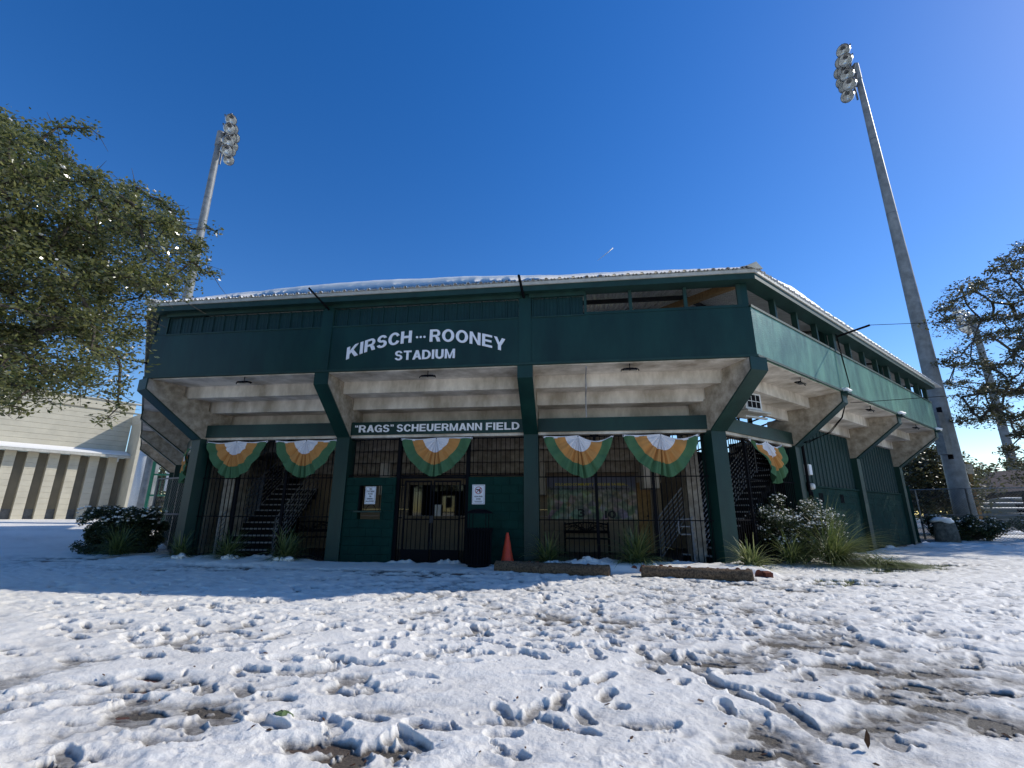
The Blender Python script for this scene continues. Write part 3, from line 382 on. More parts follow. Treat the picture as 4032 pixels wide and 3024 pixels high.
def prints(L, shoe=True, rimh=.006):
    """footprints pressed into the snow: (x, y, angle, length, width, depth)"""
    global th
    for (px, py, a, Ln, Wd, dep) in L:
        az0 = math.atan2(px, py); r0 = math.hypot(px, py)
        i0, i1 = np.searchsorted(rs, [r0-Ln, r0+Ln]); 
        da = Ln/max(r0, .5); j0, j1 = np.searchsorted(azs, [az0-da, az0+da])
        if i1-i0 < 2 or j1-j0 < 2: continue
        x = X[i0:i1, j0:j1]-px; y = Yy[i0:i1, j0:j1]-py
        ca, sa = math.cos(a), math.sin(a); l = (x*ca+y*sa)/(Ln/2); ww = (-x*sa+y*ca)/(Wd/2)
        waist = 1-.22*np.exp(-((l+.15)/.3)**2) if shoe else 1
        d = (np.abs(l)**2.6+np.abs(ww/waist)**2.2)
        d = d+(fbm(X[i0:i1, j0:j1]*10, Yy[i0:i1, j0:j1]*10, 3, 3)-.5)*.75
        cur = th[i0:i1, j0:j1]
        press = sst(1.35, .55, d); rim = np.exp(-((d-1.45)/.33)**2)*rimh
        fl = np.minimum(cur, np.maximum(.006, cur-dep)+.006*fbm(x*40, y*40, 2, 9))
        th[i0:i1, j0:j1] = cur*(1-press)+fl*press+rim*(1-press)
P = []
for i, (px, py) in enumerate(D['big']):
    a = [.05, .1, -.05, .6, .0][i % 5]+random.uniform(-.25, .25); 
    P.append((px, py, a if i < 12 else random.uniform(0, 3.1), random.uniform(.26, .34) if i < 12 else random.uniform(.12, .27), random.uniform(.10, .13), .06))
for _ in range(1000):
    py = random.uniform(4.2, 9.9); px = random.uniform(-1.2, 1.05)*py
    P.append((px, py, random.gauss(0, .7), random.uniform(.16, .34), random.uniform(.08, .13), random.uniform(.025, .05)))
for _ in range(520):
    px = random.uniform(.6, 14); py = random.uniform(3.2, 14)
    P.append((px, py, random.gauss(.3, .7), random.uniform(.16, .36), random.uniform(.08, .13), random.uniform(.025, .05)))
for _ in range(170):
    px = random.uniform(-5, 4.6); py = random.uniform(2.2, 4.6)
    P.append((px, py, random.uniform(-1, 1), random.uniform(.05, .11), random.uniform(.012, .03), .03))
for _ in range(110):
    px = random.uniform(-3.6, 4.4); py = random.uniform(2.6, 5.4)
    P.append((px, py, random.gauss(.2, .8), random.uniform(.12, .30), random.uniform(.07, .12), random.uniform(.02, .045)))
for i in range(34):
    f_ = i/33.; P.append((1.0-2.2*f_+random.gauss(0, .12), 3.0+6.6*f_+random.gauss(0, .08), 1.6+random.gauss(0, .4), random.uniform(.18, .3), .1, .045))
for _ in range(60):
    px = random.uniform(-4.2, -.8); py = random.uniform(2.3, 4.6)
    P.append((px, py, random.gauss(.1, .4), random.uniform(.24, .36), random.uniform(.10, .14), random.uniform(.03, .05)))
TRK = []
for seg in (D['track'][:5], D['track'][5:]):
    for k in range(len(seg)-1):
        for q in range(7):
            f_ = q/7.; TRK.append((seg[k][0]*(1-f_)+seg[k+1][0]*f_, seg[k][1]*(1-f_)+seg[k+1][1]*f_, math.atan2(seg[k+1][1]-seg[k][1], seg[k+1][0]-seg[k][0]), .26, .085, .035))
prints(P)
prints(TRK, False, .0)
th = .11*np.tanh(np.maximum(th, -.06)/.11)
# planting bed behind the logs is raised with loose snow; nothing under the roofed concourse
bed = sst(10.28, 10.42, Yy+.12*X)*sst(11.6, 11.1, Yy)*sst(-.9, -.6, X)*sst(3.9, 3.5, X)
th += bed*(.11+.05*(fbm(X*3.5, Yy*3.5, 3, 61)-.3))
bed2 = sst(9.7, 10.3, Yy)*sst(11.6, 11.1, Yy)*sst(-11.5, -11, X)*sst(-6.0, -6.4, X)
th += bed2*(.05+.06*(fbm(X*3, Yy*3, 3, 62)-.35))
bump_ = np.exp(-(((X-.25)/.42)**2+((Yy-10.75)/.25)**2))
th += bump_*.11*sst(.3, .7, fbm(X*11, Yy*11, 2, 63))
ins = inside(X, Yy)
th = np.where(ins > .0, -.06, th); edge = sst(-.25, 0, ins); th = th*(1-edge*.5)
floe = np.exp(-((ins+.10)/.12)**2)*sst(.5, .8, fbm(X*1.7, Yy*1.7, 3, 77))*.10*(.3+fbm(X*12, Yy*12, 2, 78))
th = np.where(ins < 0, th+floe, th)
Z = terrain(X, Yy)+np.maximum(th, -.06)
Zg = terrain(X, Yy)
nr, na = X.shape
V = np.stack([X, Yy, Z], -1).reshape(-1, 3)
ii, jj = np.meshgrid(np.arange(nr-1), np.arange(na), indexing='ij'); j2 = (jj+1) % na
F4 = np.stack([ii*na+jj, ii*na+j2, (ii+1)*na+j2, (ii+1)*na+jj], -1).reshape(-1, 4)[:, ::-1]
tz = th.reshape(-1)
keep = (tz[F4] > -.012).any(1)
me = npmesh('snow', V, F4[keep], M['snow'], True)
at = me.attributes.new('thick', 'FLOAT', 'POINT'); at.data.foreach_set('value', np.clip(tz, -.05, 1).astype(np.float32))
tag(link('snow', me), kind='structure')
si, sj = slice(0, None, 6), slice(0, None, 10)
Xg, Yg, Zg = X[si, sj], Yy[si, sj], Zg[si, sj]; nr, na = Xg.shape
Vg = np.stack([Xg, Yg, Zg], -1).reshape(-1, 3); ii, jj = np.meshgrid(np.arange(nr-1), np.arange(na), indexing='ij'); j2 = (jj+1) % na
F4 = np.stack([ii*na+jj, ii*na+j2, (ii+1)*na+j2, (ii+1)*na+jj], -1).reshape(-1, 4)[:, ::-1]
tag(link('ground', npmesh('ground', Vg, F4, M['ground'], True)), kind='structure')

# ---------------------------------------------------------------- stadium
T8 = math.tan(R(22.5))
stad = thing('stadium', 'dark green and concrete baseball grandstand with snow on its overhanging roof', 'stadium', (0, 0, 0))
class Face:
    """one side of the polygonal stand: local x along it, local -y outward"""
    def __init__(s, ox, oy, rz, x0, x1, mit):
        s.o = (ox, oy); s.rz = R(rz); s.x0, s.x1 = x0, x1; s.mit = mit     # mit: which ends mitre (left, right)
        s.root = None
    def W(s, x, y, z):
        c, q = math.cos(s.rz), math.sin(s.rz); return (s.o[0]+x*c-y*q, s.o[1]+x*q+y*c, z)
    def xl(s, y): return s.x0+(T8*y if s.mit[0] else 0)
    def xr(s, y): return s.x1-(T8*y if s.mit[1] else 0)
    def prism(s, name, poly, m, x0=None, x1=None, parent=stad):
        """extrude a (y,z) outline along the face; an end left as None is mitred"""
        vs = [s.W(s.xl(y) if x0 is None else x0, y, z) for y, z in poly]+[s.W(s.xr(y) if x1 is None else x1, y, z) for y, z in poly]
        n = len(poly); fs = [(i, (i+1) % n, (i+1) % n+n, i+n) for i in range(n)]+[tuple(range(n))[::-1], tuple(range(n, 2*n))]
        # outward winding
        return link(name, mesh(name, vs, fs, m), parent)
    def box(s, name, x0, x1, y0, y1, z0, z1, m, parent=stad, bev=0):
        o = box(name, x0, x1, y0, y1, z0, z1, m, parent, bev); p = s.W(x0, y0, z0)
        o.location = p; o.rotation_euler.z = s.rz; return o
    def bars(s, name, pts, r, m, parent, n=6):
        return MB().tube([s.W(*p) for p in pts], r, n).obj(name, m, parent)
Fr = Face(0, FY, 0, FX0, FX1, (1, 1))
Rt = Face(FX1, FY, 45, 0, 14.4, (1, 0))
Lf = Face(FX0, FY, -45, -14.4, 0, (0, 1))
faces = {'f': Fr, 'r': Rt, 'l': Lf}
colx = {'f': [-5.84, -1.0], 'r': [4.27, 9.15, 14.0], 'l': [-4.27, -9.15, -14.0]}
for k, F in faces.items():
    for cx in colx[k]:
        F.box('column', cx-.175, cx+.175, 0, .42, 0, 3.05, M['green'])
# corner columns, turned to the bisector
def corner(ox, oy, rz):
    C = Face(ox, oy, rz, 0, 0, (0, 0))
    C.box('column', -.2, .2, .0, .42, 0, 3.05, M['green'])
    return C
CR = corner(FX1, FY, 22.5); CL = corner(FX0, FY, -22.5)
# brackets: raw concrete haunches, stepped on top, painted on the outer edge
yi = lambda i: -.54+.61*i
zi = lambda i: 4.35-.28*i
def bracket(F, cx, wd, sy=1.0):
    prof = [(-1.34, 4.36), (-1.34, 4.09), (0.0, 3.05), (.42, 3.05), (.9, 3.05), (1.28, 3.25)]
    top = [(yi(2)+.0, zi(3)+.006), (yi(2), zi(2)+.006), (yi(1), zi(2)+.006), (yi(1), zi(1)+.006), (yi(0), zi(1)+.006), (yi(0), zi(0)+.006)]
    poly = [(y*sy, z) for y, z in prof+top]
    n = len(poly); a, b_ = cx-wd/2+.012, cx+wd/2-.012
    vs = [F.W(a, y, z) for y, z in poly]+[F.W(b_, y, z) for y, z in poly]
    o = link('bracket', mesh('bracket', vs, [(i, (i+1) % n, (i+1) % n+n, i+n) for i in range(n)]+[tuple(range(n))[::-1], tuple(range(n, 2*n))], M['bracket']), stad)
    e = MB(); y0, y1 = -1.36*sy, .0
    P1 = [(-1.365*sy, 4.365), (-1.365*sy, 4.08), (-.02*sy, 3.03), (0.0, 3.06), (-1.335*sy, 4.10), (-1.335*sy, 4.365)]
    vs = [F.W(cx-wd/2, y, z) for y, z in P1]+[F.W(cx+wd/2, y, z) for y, z in P1]; n = 6
    e.add(vs, [(i, (i+1) % n, (i+1) % n+n, i+n) for i in range(n)]+[tuple(range(n))[::-1], tuple(range(n, 2*n))])
    e.obj('painted_edge', M['green'], o)
for k, F in faces.items():
    for cx in colx[k]: bracket(F, cx, .35)
bracket(CR, 0, .42, 1/math.cos(R(22.5))); bracket(CL, 0, .42, 1/math.cos(R(22.5)))
# bays
bays = {'f': [(None, -5.84), (-5.84, -1.0), (-1.0, None)], 'r': [(None, 4.27), (4.27, 9.15), (9.15, 14.0)], 'l': [(-4.27, None), (-9.15, -4.27), (-14.0, -9.15)]}
for k, F in faces.items():
    for bi, (a, b_) in enumerate(bays[k]):
        aa = None if a is None else a+.178; bb = None if b_ is None else b_-.178
        if k == 'f' or bi == 0:
            x0 = a+.178 if a is not None else F.x0+.2; x1 = b_-.178 if b_ is not None else F.x1-.2
            F.box('beam', x0, x1, .03, .33, 3.09, 3.42, M['green'])
            F.box('beam_ledge', x0, x1, .08, .42, 3.02, 3.088, M['concrete'])
        rows = 9
        if k == 'r' and bi == 0: rows = 2
        if k != 'f' and bi > 0: rows = 5
        for i in range(rows):
            y0 = (-1.32 if i == 0 else yi(i-1)+.112); y1 = yi(i); z = zi(i)
            poly = [(y0, z), (y1, z), (y1, zi(i+1)-.025), (y1+.12, zi(i+1)-.025), (y1+.12, z+.1), (y0, z+.1)]
            e_ = .03 if i < 3 else .174
            if k == 'f' and bi == 2 and i >= 4: bb = 2.5
            F.prism('seating_slab', poly, M['concrete' if i < 4 else 'bracket'], aa if aa is None else aa-e_, bb if bb is None else bb+e_)  # inner rows use darker concrete, putting interior shade into their colour
# parapet
for k, F in faces.items():
    top = 5.52
    F.prism('parapet', [(-1.35, 4.37), (-1.2, 4.37), (-1.2, top), (-1.35, top)], M['green_plaster_sunlit' if k == 'r' else 'green'])  # right parapet takes the copy with sunlight in its colour
    F.prism('drip_edge', [(-1.38, 4.375), (-1.352, 4.375), (-1.352, 4.425), (-1.38, 4.425)], M['green_board'])
    for cx in (colx[k][:2] if k == 'f' else []):
        F.box('pilaster', cx-.14, cx+.14, -1.372, -1.351, 4.43, 6.08, M['green'])
Fr.box('parapet_cap', .36, 3.9, -1.36, -1.2, 5.522, 5.585, M['green'])
Rt.prism('parapet_cap', [(-1.37, 5.522), (-1.19, 5.522), (-1.19, 5.58), (-1.37, 5.58)], M['green_board'])
Lf.prism('parapet_cap', [(-1.37, 5.522), (-1.19, 5.522), (-1.19, 5.58), (-1.37, 5.58)], M['green_board'])
# ribbed siding panels under the left two thirds of the front eave
px0 = -10.15; xs_ = []; x = px0
def panel_mesh(wd, h):
    prof = [(0, 0), (.012, -.03), (.038, -.03), (.05, 0), (.12, 0), (.127, -.008), (.14, -.008), (.147, 0), (.2, 0), (.207, -.008), (.22, -.008), (.227, 0), (wd, 0)]
    vs = [(a, b_, 0) for a, b_ in prof]+[(a, b_, h) for a, b_ in prof]; n = len(prof)
    return mesh('siding_panel', vs, [(i, i+1, i+1+n, i+n) for i in range(n-1)], M['green_metal'])
for (a, b_, z0, z1) in ((-10.2, -5.99, 5.54, 5.99), (-5.69, -1.15, 5.54, 5.99), (-.85, .34, 5.54, 6.0)):
    n = round((b_-a)/.3); pm = panel_mesh((b_-a)/n, z1-z0)
    for i in range(n):
        link('siding_panel', pm, stad, Fr.W(a+i*(b_-a)/n, -1.30, z0))
    Fr.box('panel_trim', a-.03, b_+.03, -1.365, -1.29, 5.505, 5.538, M['green_board'])
    Fr.box('panel_trim', a-.03, a, -1.36, -1.29, 5.54, 6.0, M['green_board'])
    Fr.box('header_board', a-.05, b_+.05, -1.40, -1.32, 6.0, 6.10, M['green_board'])
Fr.box('panel_trim', .36, .42, -1.36, -1.29, 5.586, 6.08, M['green_board'])
for x in (1.40, 2.60): Fr.box('mullion', x-.035, x+.035, -1.35, -1.28, 5.586, 6.08, M['green_board'])
Fr.box('mullion', 3.70, 3.78, -1.35, -1.28, 5.586, 6.08, M['green_board'])
Fr.box('corner_post', 3.78, 3.92, -1.34, -1.2, 5.586, 6.1, M['green'])
Lf.box('corner_post', .2, .36, -1.34, -1.2, 5.53, 6.1, M['green'])
Fr.box('corner_post', -10.5, -10.2, -1.34, -1.2, 5.53, 6.1, M['green'])
for F, sg in ((Rt, 1), (Lf, -1)):
    i = 0; x = -.42+1.21
    while x < 14.5:
        big = i % 4 == 3
        hw = .09 if big else .045
        a, b_ = sorted((sg*(x-hw), sg*(x+hw)))
        F.box('window_post', a, b_, -1.33, -1.2, 5.582, 6.1, M['green_board'])
        x += 1.215; i += 1
# chicken wire stretched over the front opening
mb = MB()
for i in range(86):
    x = .44+i*.038
    pts = [(x+(.0095 if j % 2 == (i % 2) else -.0095), FY-1.29, 5.59+j*.035) for j in range(15)]
    mb.tube(pts, .0014, 3, cap=False)
tag(mb.obj('wire_netting', M['iron'], stad), kind='stuff')
# eave: fascia board, gutter trim, soffit
for k, F in faces.items():
    F.prism('fascia', [(-1.57, 6.085), (-1.53, 6.085), (-1.53, 6.222), (-1.57, 6.222)], M['green_board'])
    F.prism('eave_trim', [(-1.60, 6.224), (-1.5, 6.224), (-1.5, 6.30), (-1.60, 6.30)], M['trim'])
    F.prism('soffit', [(-1.528, 6.10), (-1.18, 6.10), (-1.18, 6.125), (-1.528, 6.125)], M['green_board'])
# corrugated roof sheets with their underside, each about 0.9 m wide
SL = math.tan(R(13)); DEP = 6.2
def zroof(y): return 6.31+(y+1.62)*SL
def roofsheet(F, xa, nrib, mirror=False):
    prof = []
    for i in range(nrib):
        b0 = xa+i*.305
        prof += [(b0, 0), (b0+.02, .03), (b0+.045, .03), (b0+.065, 0), (b0+.10, 0), (b0+.128, .055), (b0+.176, .055), (b0+.205, 0), (b0+.24, 0), (b0+.255, .03), (b0+.28, .03)]
    prof.append((xa+nrib*.305, 0)); vs = []; ok = []
    for (x, dz) in prof:
        ye = DEP; ys = -1.62
        if F.mit[1]: ye = min(ye, (F.x1-x)/T8)
        if F.mit[0]: ye = min(ye, (x-F.x0)/T8)
        ok.append(ye > ys+.01); ye = max(ye, ys)
        vs += [F.W(x, ys, zroof(ys)+dz), F.W(x, ye, zroof(ye)+dz)]
    fs = [(2*i, 2*i+2, 2*i+3, 2*i+1) for i in range(len(prof)-1) if ok[i] or ok[i+1]]
    if fs: link('roof_sheet', mesh('roof_sheet', vs, fs, M['roofmetal']), stad)
for F in faces.values():
    x = F.x0-(1.0 if F.mit[0] else .3); xe = F.x1+(1.0 if F.mit[1] else .3)
    if F is Lf: x = F.x0-.3
    while x < xe:
        roofsheet(F, x, 3); x += .915
# purlins and rafters below the sheets
for F in faces.values():
    for y in (.7, 2.4, 4.1, 5.8):
        F.prism('purlin', [(y-.04, zroof(y)-.12), (y+.04, zroof(y)-.12), (y+.04, zroof(y)-.006), (y-.04, zroof(y)-.016)], M['iron'])
for k, F in faces.items():
    for cx in colx[k]:
        F.box('roof_post', cx-.1, cx+.1, -1.18, -.98, 4.46, 6.2, M['green'])
        vs = [(-1.1, 6.2), (DEP-.2, zroof(DEP-.2)-.40), (DEP-.2, zroof(DEP-.2)-.185), (-1.1, zroof(-1.1)-.185)]
        F.prism('rafter', vs, M['iron'], cx-.08, cx+.08)
for C in (CR, CL):
    poly = [(-1.3, 6.12), (DEP*1.08, zroof(DEP)-.42), (DEP*1.08, zroof(DEP)-.19), (-1.3, zroof(-1.3)-.11)]
    C.prism('rafter', poly, M['wood'] if C is CR else M['iron'], -.09, .09)
# hip caps at the two corners
for C in (CR, CL):
    k = 1/math.cos(R(22.5)); 
    vs = [C.W(-.22, -1.62*k+.02, 6.33), C.W(0, -1.66*k, 6.44), C.W(.22, -1.62*k+.02, 6.33), C.W(-.22, 6.5, zroof(6.0)+.04), C.W(0, 6.5, zroof(6.0)+.15), C.W(.22, 6.5, zroof(6.0)+.04),
          C.W(0, -1.62*k, 6.30)]
    link('hip_cap', mesh('hip_cap', vs, [(0, 1, 4, 3), (1, 2, 5, 4), (0, 6, 1), (6, 2, 1)], M['trim']), stad)
# flag-holder arms standing out under the eave
for F, x, y0, z0, y1, z1, dx in ((Fr, -5.84, -1.37, 5.98, -2.2, 6.14, -.06), (Fr, -1.02, -1.37, 6.02, -2.15, 6.18, -.03), (Rt, 4.4, -1.4, 6.0, -2.2, 6.1, .03), (Lf, -4.4, -1.4, 6.0, -2.3, 6.05, 0)):
    F.bars('flag_arm', [(x, y0, z0), (x+dx, y1, z1)], .03, M['black'], stad, 4)

# lettering on the parapet and on the entrance beam
yp = FY-1.352
big_text('KIRSCH', -5.26, -3.68, 4.66, .30, yp, M['letter'], stad, lambda t: .40*(1-(1-t*.9)**2)*.92)
big_text('ROONEY', -3.24, -1.45, 4.68, .30, yp, M['letter'], stad, lambda t: .345-.34*t**2.0+.02*t)
for x in (-3.55, -3.46, -3.37):
    vs = [(x+.028*math.cos(a*.5236), yp-.01, 5.155+.028*math.sin(a*.5236)) for a in range(12)]+[(x+.028*math.cos(a*.5236), yp+.002, 5.155+.028*math.sin(a*.5236)) for a in range(12)]
    link('dot', mesh('dot', vs, [tuple(range(12))]+[(i, (i+1) % 12, (i+1) % 12+12, i+12) for i in range(12)], M['letter']), stad)
big_text('STADIUM', -4.06, -2.62, 4.60, .225, yp, M['letter'], stad)
yb = FY+.028
big_text('\u201cRAGS\u201d', -5.55, -4.52, 3.155, .185, yb, M['letter'], stad)
big_text('SCHEUERMANN', -4.43, -2.22, 3.155, .185, yb, M['letter'], stad)
big_text('FIELD', -2.12, -1.28, 3.155, .185, yb, M['letter'], stad)

# concourse floor and inner walls
mb = MB(); 
pl = [Lf.W(-14.4, .1, 0), Fr.W(FX0+.04, .1, 0), Fr.W(FX1-.04, .1, 0), Rt.W(14.4, .1, 0), Rt.W(14.4, 9, 0), Fr.W(FX1-3, 9, 0), Fr.W(FX0+3, 9, 0), Lf.W(-14.4, 9, 0)]
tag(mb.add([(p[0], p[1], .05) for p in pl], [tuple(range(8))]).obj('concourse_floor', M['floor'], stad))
YB = 15.0
bw = thing('back_wall', 'beige concourse wall with dark concession window behind the entrance gate', 'wall', (0, YB, 0))
for (a, b_, z0, z1) in ((-9.0, -5.28, .05, 2.5), (-5.28, -3.41, .05, 1.08), (-5.28, -3.41, 2.04, 2.5), (-3.41, 1.9, .05, 2.5), (2.3, 2.62, .05, 2.5)):
    n = max(1, round((z1-z0)/.2)); h = (z1-z0)/n
    for i in range(n):
        box('block_course', a, b_, 0, .2, z0+i*h+.0015, z0+(i+1)*h-.0015, M['beige'], bw, .004)
box('door', 1.9, 2.3, .04, .1, .05, 2.5, M['wood'], bw)
MB().lathe([(.03, 0), (.03, .02), (.02, .05)], 8).obj('door_knob', M['black'], bw, loc=(2.2, .04, 1.1), rot=(R(90), 0, 0))
wn = box('service_window', -5.28, -3.41, .12, .16, 1.08, 2.04, M['glass'], bw)
box('window_shelf', -5.35, -3.35, -.18, .0, 1.0, 1.06, M['beige'], bw)
wn2 = MB(); 
for x in (-5.28, -4.36, -3.45): wn2.box(x, x+.04, .02, .1, 1.08, 2.04)
wn2.obj('window_frame', M['black'], bw)
box('notice', -4.42, -4.22, .0, .01, 1.05, 1.42, M['paper'], bw)
# surrounding walls deep inside, most coloured near-black for the shade there
dk = thing('inner_wall', 'shade-black inner walls closing the concourse behind the stairs', 'wall')
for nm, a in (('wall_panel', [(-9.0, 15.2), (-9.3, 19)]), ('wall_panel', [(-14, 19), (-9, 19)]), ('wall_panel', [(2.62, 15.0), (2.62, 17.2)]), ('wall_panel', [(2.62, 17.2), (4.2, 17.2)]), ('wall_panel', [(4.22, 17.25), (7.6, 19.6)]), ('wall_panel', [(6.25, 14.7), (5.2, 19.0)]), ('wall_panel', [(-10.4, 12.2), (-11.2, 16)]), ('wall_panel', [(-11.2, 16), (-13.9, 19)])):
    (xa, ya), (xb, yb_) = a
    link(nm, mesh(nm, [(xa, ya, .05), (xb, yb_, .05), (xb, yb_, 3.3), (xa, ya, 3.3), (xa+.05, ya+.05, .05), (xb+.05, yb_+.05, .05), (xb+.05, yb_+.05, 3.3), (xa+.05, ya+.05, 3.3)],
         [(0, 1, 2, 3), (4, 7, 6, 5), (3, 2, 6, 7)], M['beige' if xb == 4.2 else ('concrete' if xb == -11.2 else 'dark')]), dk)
# concrete fin walls carrying the raking frame just inside each column line
for (F, x) in ((Fr, -9.62), (Fr, 2.95)):
    F.box('frame_leg', x-.16, x+.16, 1.0, 1.6, .05, 3.6, M['bracket'])
for x in (-5.84, -1.0):
    Fr.box('frame_stub', x-.16, x+.16, 2.9, 3.5, 1.7, 2.75, M['concrete'])
Fr.box('frame_stub', 1.95, 2.35, 2.3, 3.3, 1.85, 2.9, M['concrete'])

# ---------------------------------------------------------------- block walls
def block_wall(F, name, label, x0, x1, y0, z1, holes=(), nb=10, bw_=.406, mat_='green_block', grp=None, z0=0.0):
    t_ = thing(name, label, 'wall', F.W((x0+x1)/2, y0, z0), F.rz, grp); cx = (x0+x1)/2
    h = (z1-z0)/nb
    MB().box(x0-cx, x1-cx, .022, .18, 0, z1-z0).obj('mortar', M[mat_], t_) if not holes else None
    for r_i in range(nb):
        za, zb = r_i*h+.0015, (r_i+1)*h-.0015; x = x0-(bw_/2 if r_i % 2 else 0)
        while x < x1-.01:
            a, b_ = max(x, x0)+.0015, min(x+bw_, x1)-.0015; x += bw_
            if b_-a < .03: continue
            segs = [(a, b_)]
            for (hx0, hx1, hz0, hz1) in holes:
                if zb+z0 > hz0+.01 and za+z0 < hz1-.01:
                    ns = []
                    for (p, q) in segs:
                        if q <= hx0 or p >= hx1: ns.append((p, q))
                        else:
                            if p < hx0: ns.append((p, hx0))
                            if q > hx1: ns.append((hx1, q))
                    segs = ns
            for (p, q) in segs:
                if q-p > .02: box('block', p-cx, q-cx, 0+random.choice((0, .0015, .003)), .2, za, zb, M[mat_], t_, .004)
    return t_
bl = block_wall(Fr, 'block_wall', 'green block wall with ticket opening left of the entrance gate', -5.66, -4.37, 0.05, 2.02, holes=[(-5.31, -4.72, 1.2, 1.82)])
hz = 2.02/10
cxl = (-5.66-4.37)/2
box('window_sill', -5.39-cxl, -4.68-cxl, -.06, .2, 1.175, 1.21, M['green_board'], bl)
box('window_frame', -5.31-cxl, -5.27-cxl, .02, .18, 1.21, 1.82, M['black'], bl)
for a in (-5.20, -4.79): box('window_bar', a-cxl-.006, a-cxl+.006, .08, .1, 1.21, 1.82, M['black'], bl)
MB().tube([(-5.0-cxl+.13*math.cos(a), .09, 1.21+.15*math.sin(a)) for a in np.linspace(0, math.pi, 12)], .007, 4).obj('arched_bar', M['black'], bl)
block_wall(Fr, 'block_wall', 'green block wall carrying the gun free sign right of the entrance gate', -2.53, -1.18, 0.05, 2.02)
# far side wall bays: blocks below, ribbed siding above
for i, (a, b_, lab) in enumerate(((4.46, 8.96, 'green block wall with vent slots and ribbed siding on the right side'), (9.34, 13.82, 'green block wall bay at the far right end of the stadium'))):
    bt = block_wall(Rt, 'block_wall', lab, a, b_, .12, 1.93, nb=9)
    cx = (a+b_)/2
    box('ledge', a-cx, b_-cx, -.04, .16, 1.935, 1.985, M['trim'] if i < 0 else M['green_block'], bt)
    n = 15; pm = panel_mesh((b_-a)/n, 1.75)
    for k in range(n): link('siding_panel', pm, bt, (a-cx+k*(b_-a)/n, .06, 1.99))
    box('siding_backing', a-cx, b_-cx, .075, .2, 1.99, 3.74, M['green_metal'], bt)
    if i == 0:
        for x in (1.1, 2.75):
            for q in range(3): box('vent_slot', a-cx+x+q*.11, a-cx+x+q*.11+.055, -.012, .03, 1.52, 1.78, M['black'], bt)

# ---------------------------------------------------------------- bar fences and the gate
barm = MB().box(-.008, .008, -.008, .008, 0, 1).mesh('bar', M['black'])
def bar_fence(F, label, x0, x1, y, z0, z1, rails, posts, step=.114, name='bar_fence', skip=None, grp='black bar fences between the columns'):
    t_ = thing(name, label, 'fence', F.W(x0, y, 0), F.rz, grp)
    n = int(round((x1-x0)/step))
    for i in range(1, n):
        x = (x1-x0)*i/n
        if skip and skip[0] < x0+x < skip[1]: continue
        link('bar', barm, t_, (x, 0, z0), 0, (1, 1, z1-z0))
    for z in rails: box('rail', 0, x1-x0, -.012, .012, z-.012, z+.012, M['black'], t_)
    for (px, w_) in posts:
        box('post', px-x0-w_/2, px-x0+w_/2, -.02, .03, 0.03, 3.09, M['black'], t_)
        box('post_plate', px-x0-.1, px-x0+.1, -.04, .06, 3.0, 3.015, M['black'], t_)
    return t_
bar_fence(Fr, 'black bar fence in the left front bay before the stairs', -9.8, -6.03, .15, .06, 2.98, (.12, 1.06, 2.02, 2.98), [(-8.71, .07), (-7.37, .07)])
bar_fence(Fr, 'black bar fence over the entrance gate and its green walls', -5.66, -1.18, .15, 2.06, 2.98, (2.06, 2.98), [], name='bar_fence')
bar_fence(Fr, 'black bar fence in the right front bay before the bench and handrail', -.82, 3.16, .15, .06, 2.98, (.12, 1.02, 2.01, 2.98), [(.53, .07), (1.85, .07)])
bar_fence(Rt, 'black bar fence in the first bay of the right side', .25, 4.08, .15, .06, 2.98, (.12, 1.03, 2.01, 2.98), [(1.45, .07), (2.75, .07)], step=.11)
gt = thing('entrance_gate', 'black barred double gate with kick plates in the centre of the front', 'gate', (-3.44, FY+.15, 0))
for x in (-.9, .87): box('post', x-.045, x+.045, -.04, .05, 0, 3.09, M['black'], gt)
for x in (-.9, .87): box('post_plate', x-.12, x+.12, -.06, .08, 3.02, 3.035, M['black'], gt)
box('lintel', -.85, .82, -.03, .03, 1.99, 2.04, M['black'], gt)
for (a, b_) in ((-.72, -.03), (.01, .70)):
    box('leaf_frame', a, b_, -.02, .02, 1.9, 1.94, M['black'], gt); box('leaf_frame', a, b_, -.02, .02, 1.0, 1.03, M['black'], gt)
    box('leaf_frame', a, a+.035, -.02, .02, .3, 1.9, M['black'], gt); box('leaf_frame', b_-.035, b_, -.02, .02, .3, 1.9, M['black'], gt)
    box('kick_plate', a, b_, -.025, .025, .04, .32, M['black'], gt)
    for i in range(1, 6): link('bar', barm, gt, (a+(b_-a)*i/6, 0, .3), 0, (1, 1, 1.6))
for x in (-.79, .77): link('bar', barm, gt, (x, 0, .05), 0, (1, 1, 1.95))
box('lock_box', -.04, .05, -.05, -.02, .93, 1.1, M['iron'], gt)
MB().tube([(0, -.05, .93), (.01, -.05, .7), (-.01, -.05, .45), (.03, -.05, .33), (.05, -.05, .45), (.01, -.05, .62)], .008, 5).obj('chain', M['iron'], gt)
for x in (-.79, .77):
    for z in (1.05, 1.83): MB().tube([(x-.05, -.01, z), (x+.05, -.01, z)], .014, 6).obj('hinge', M['black'], gt)

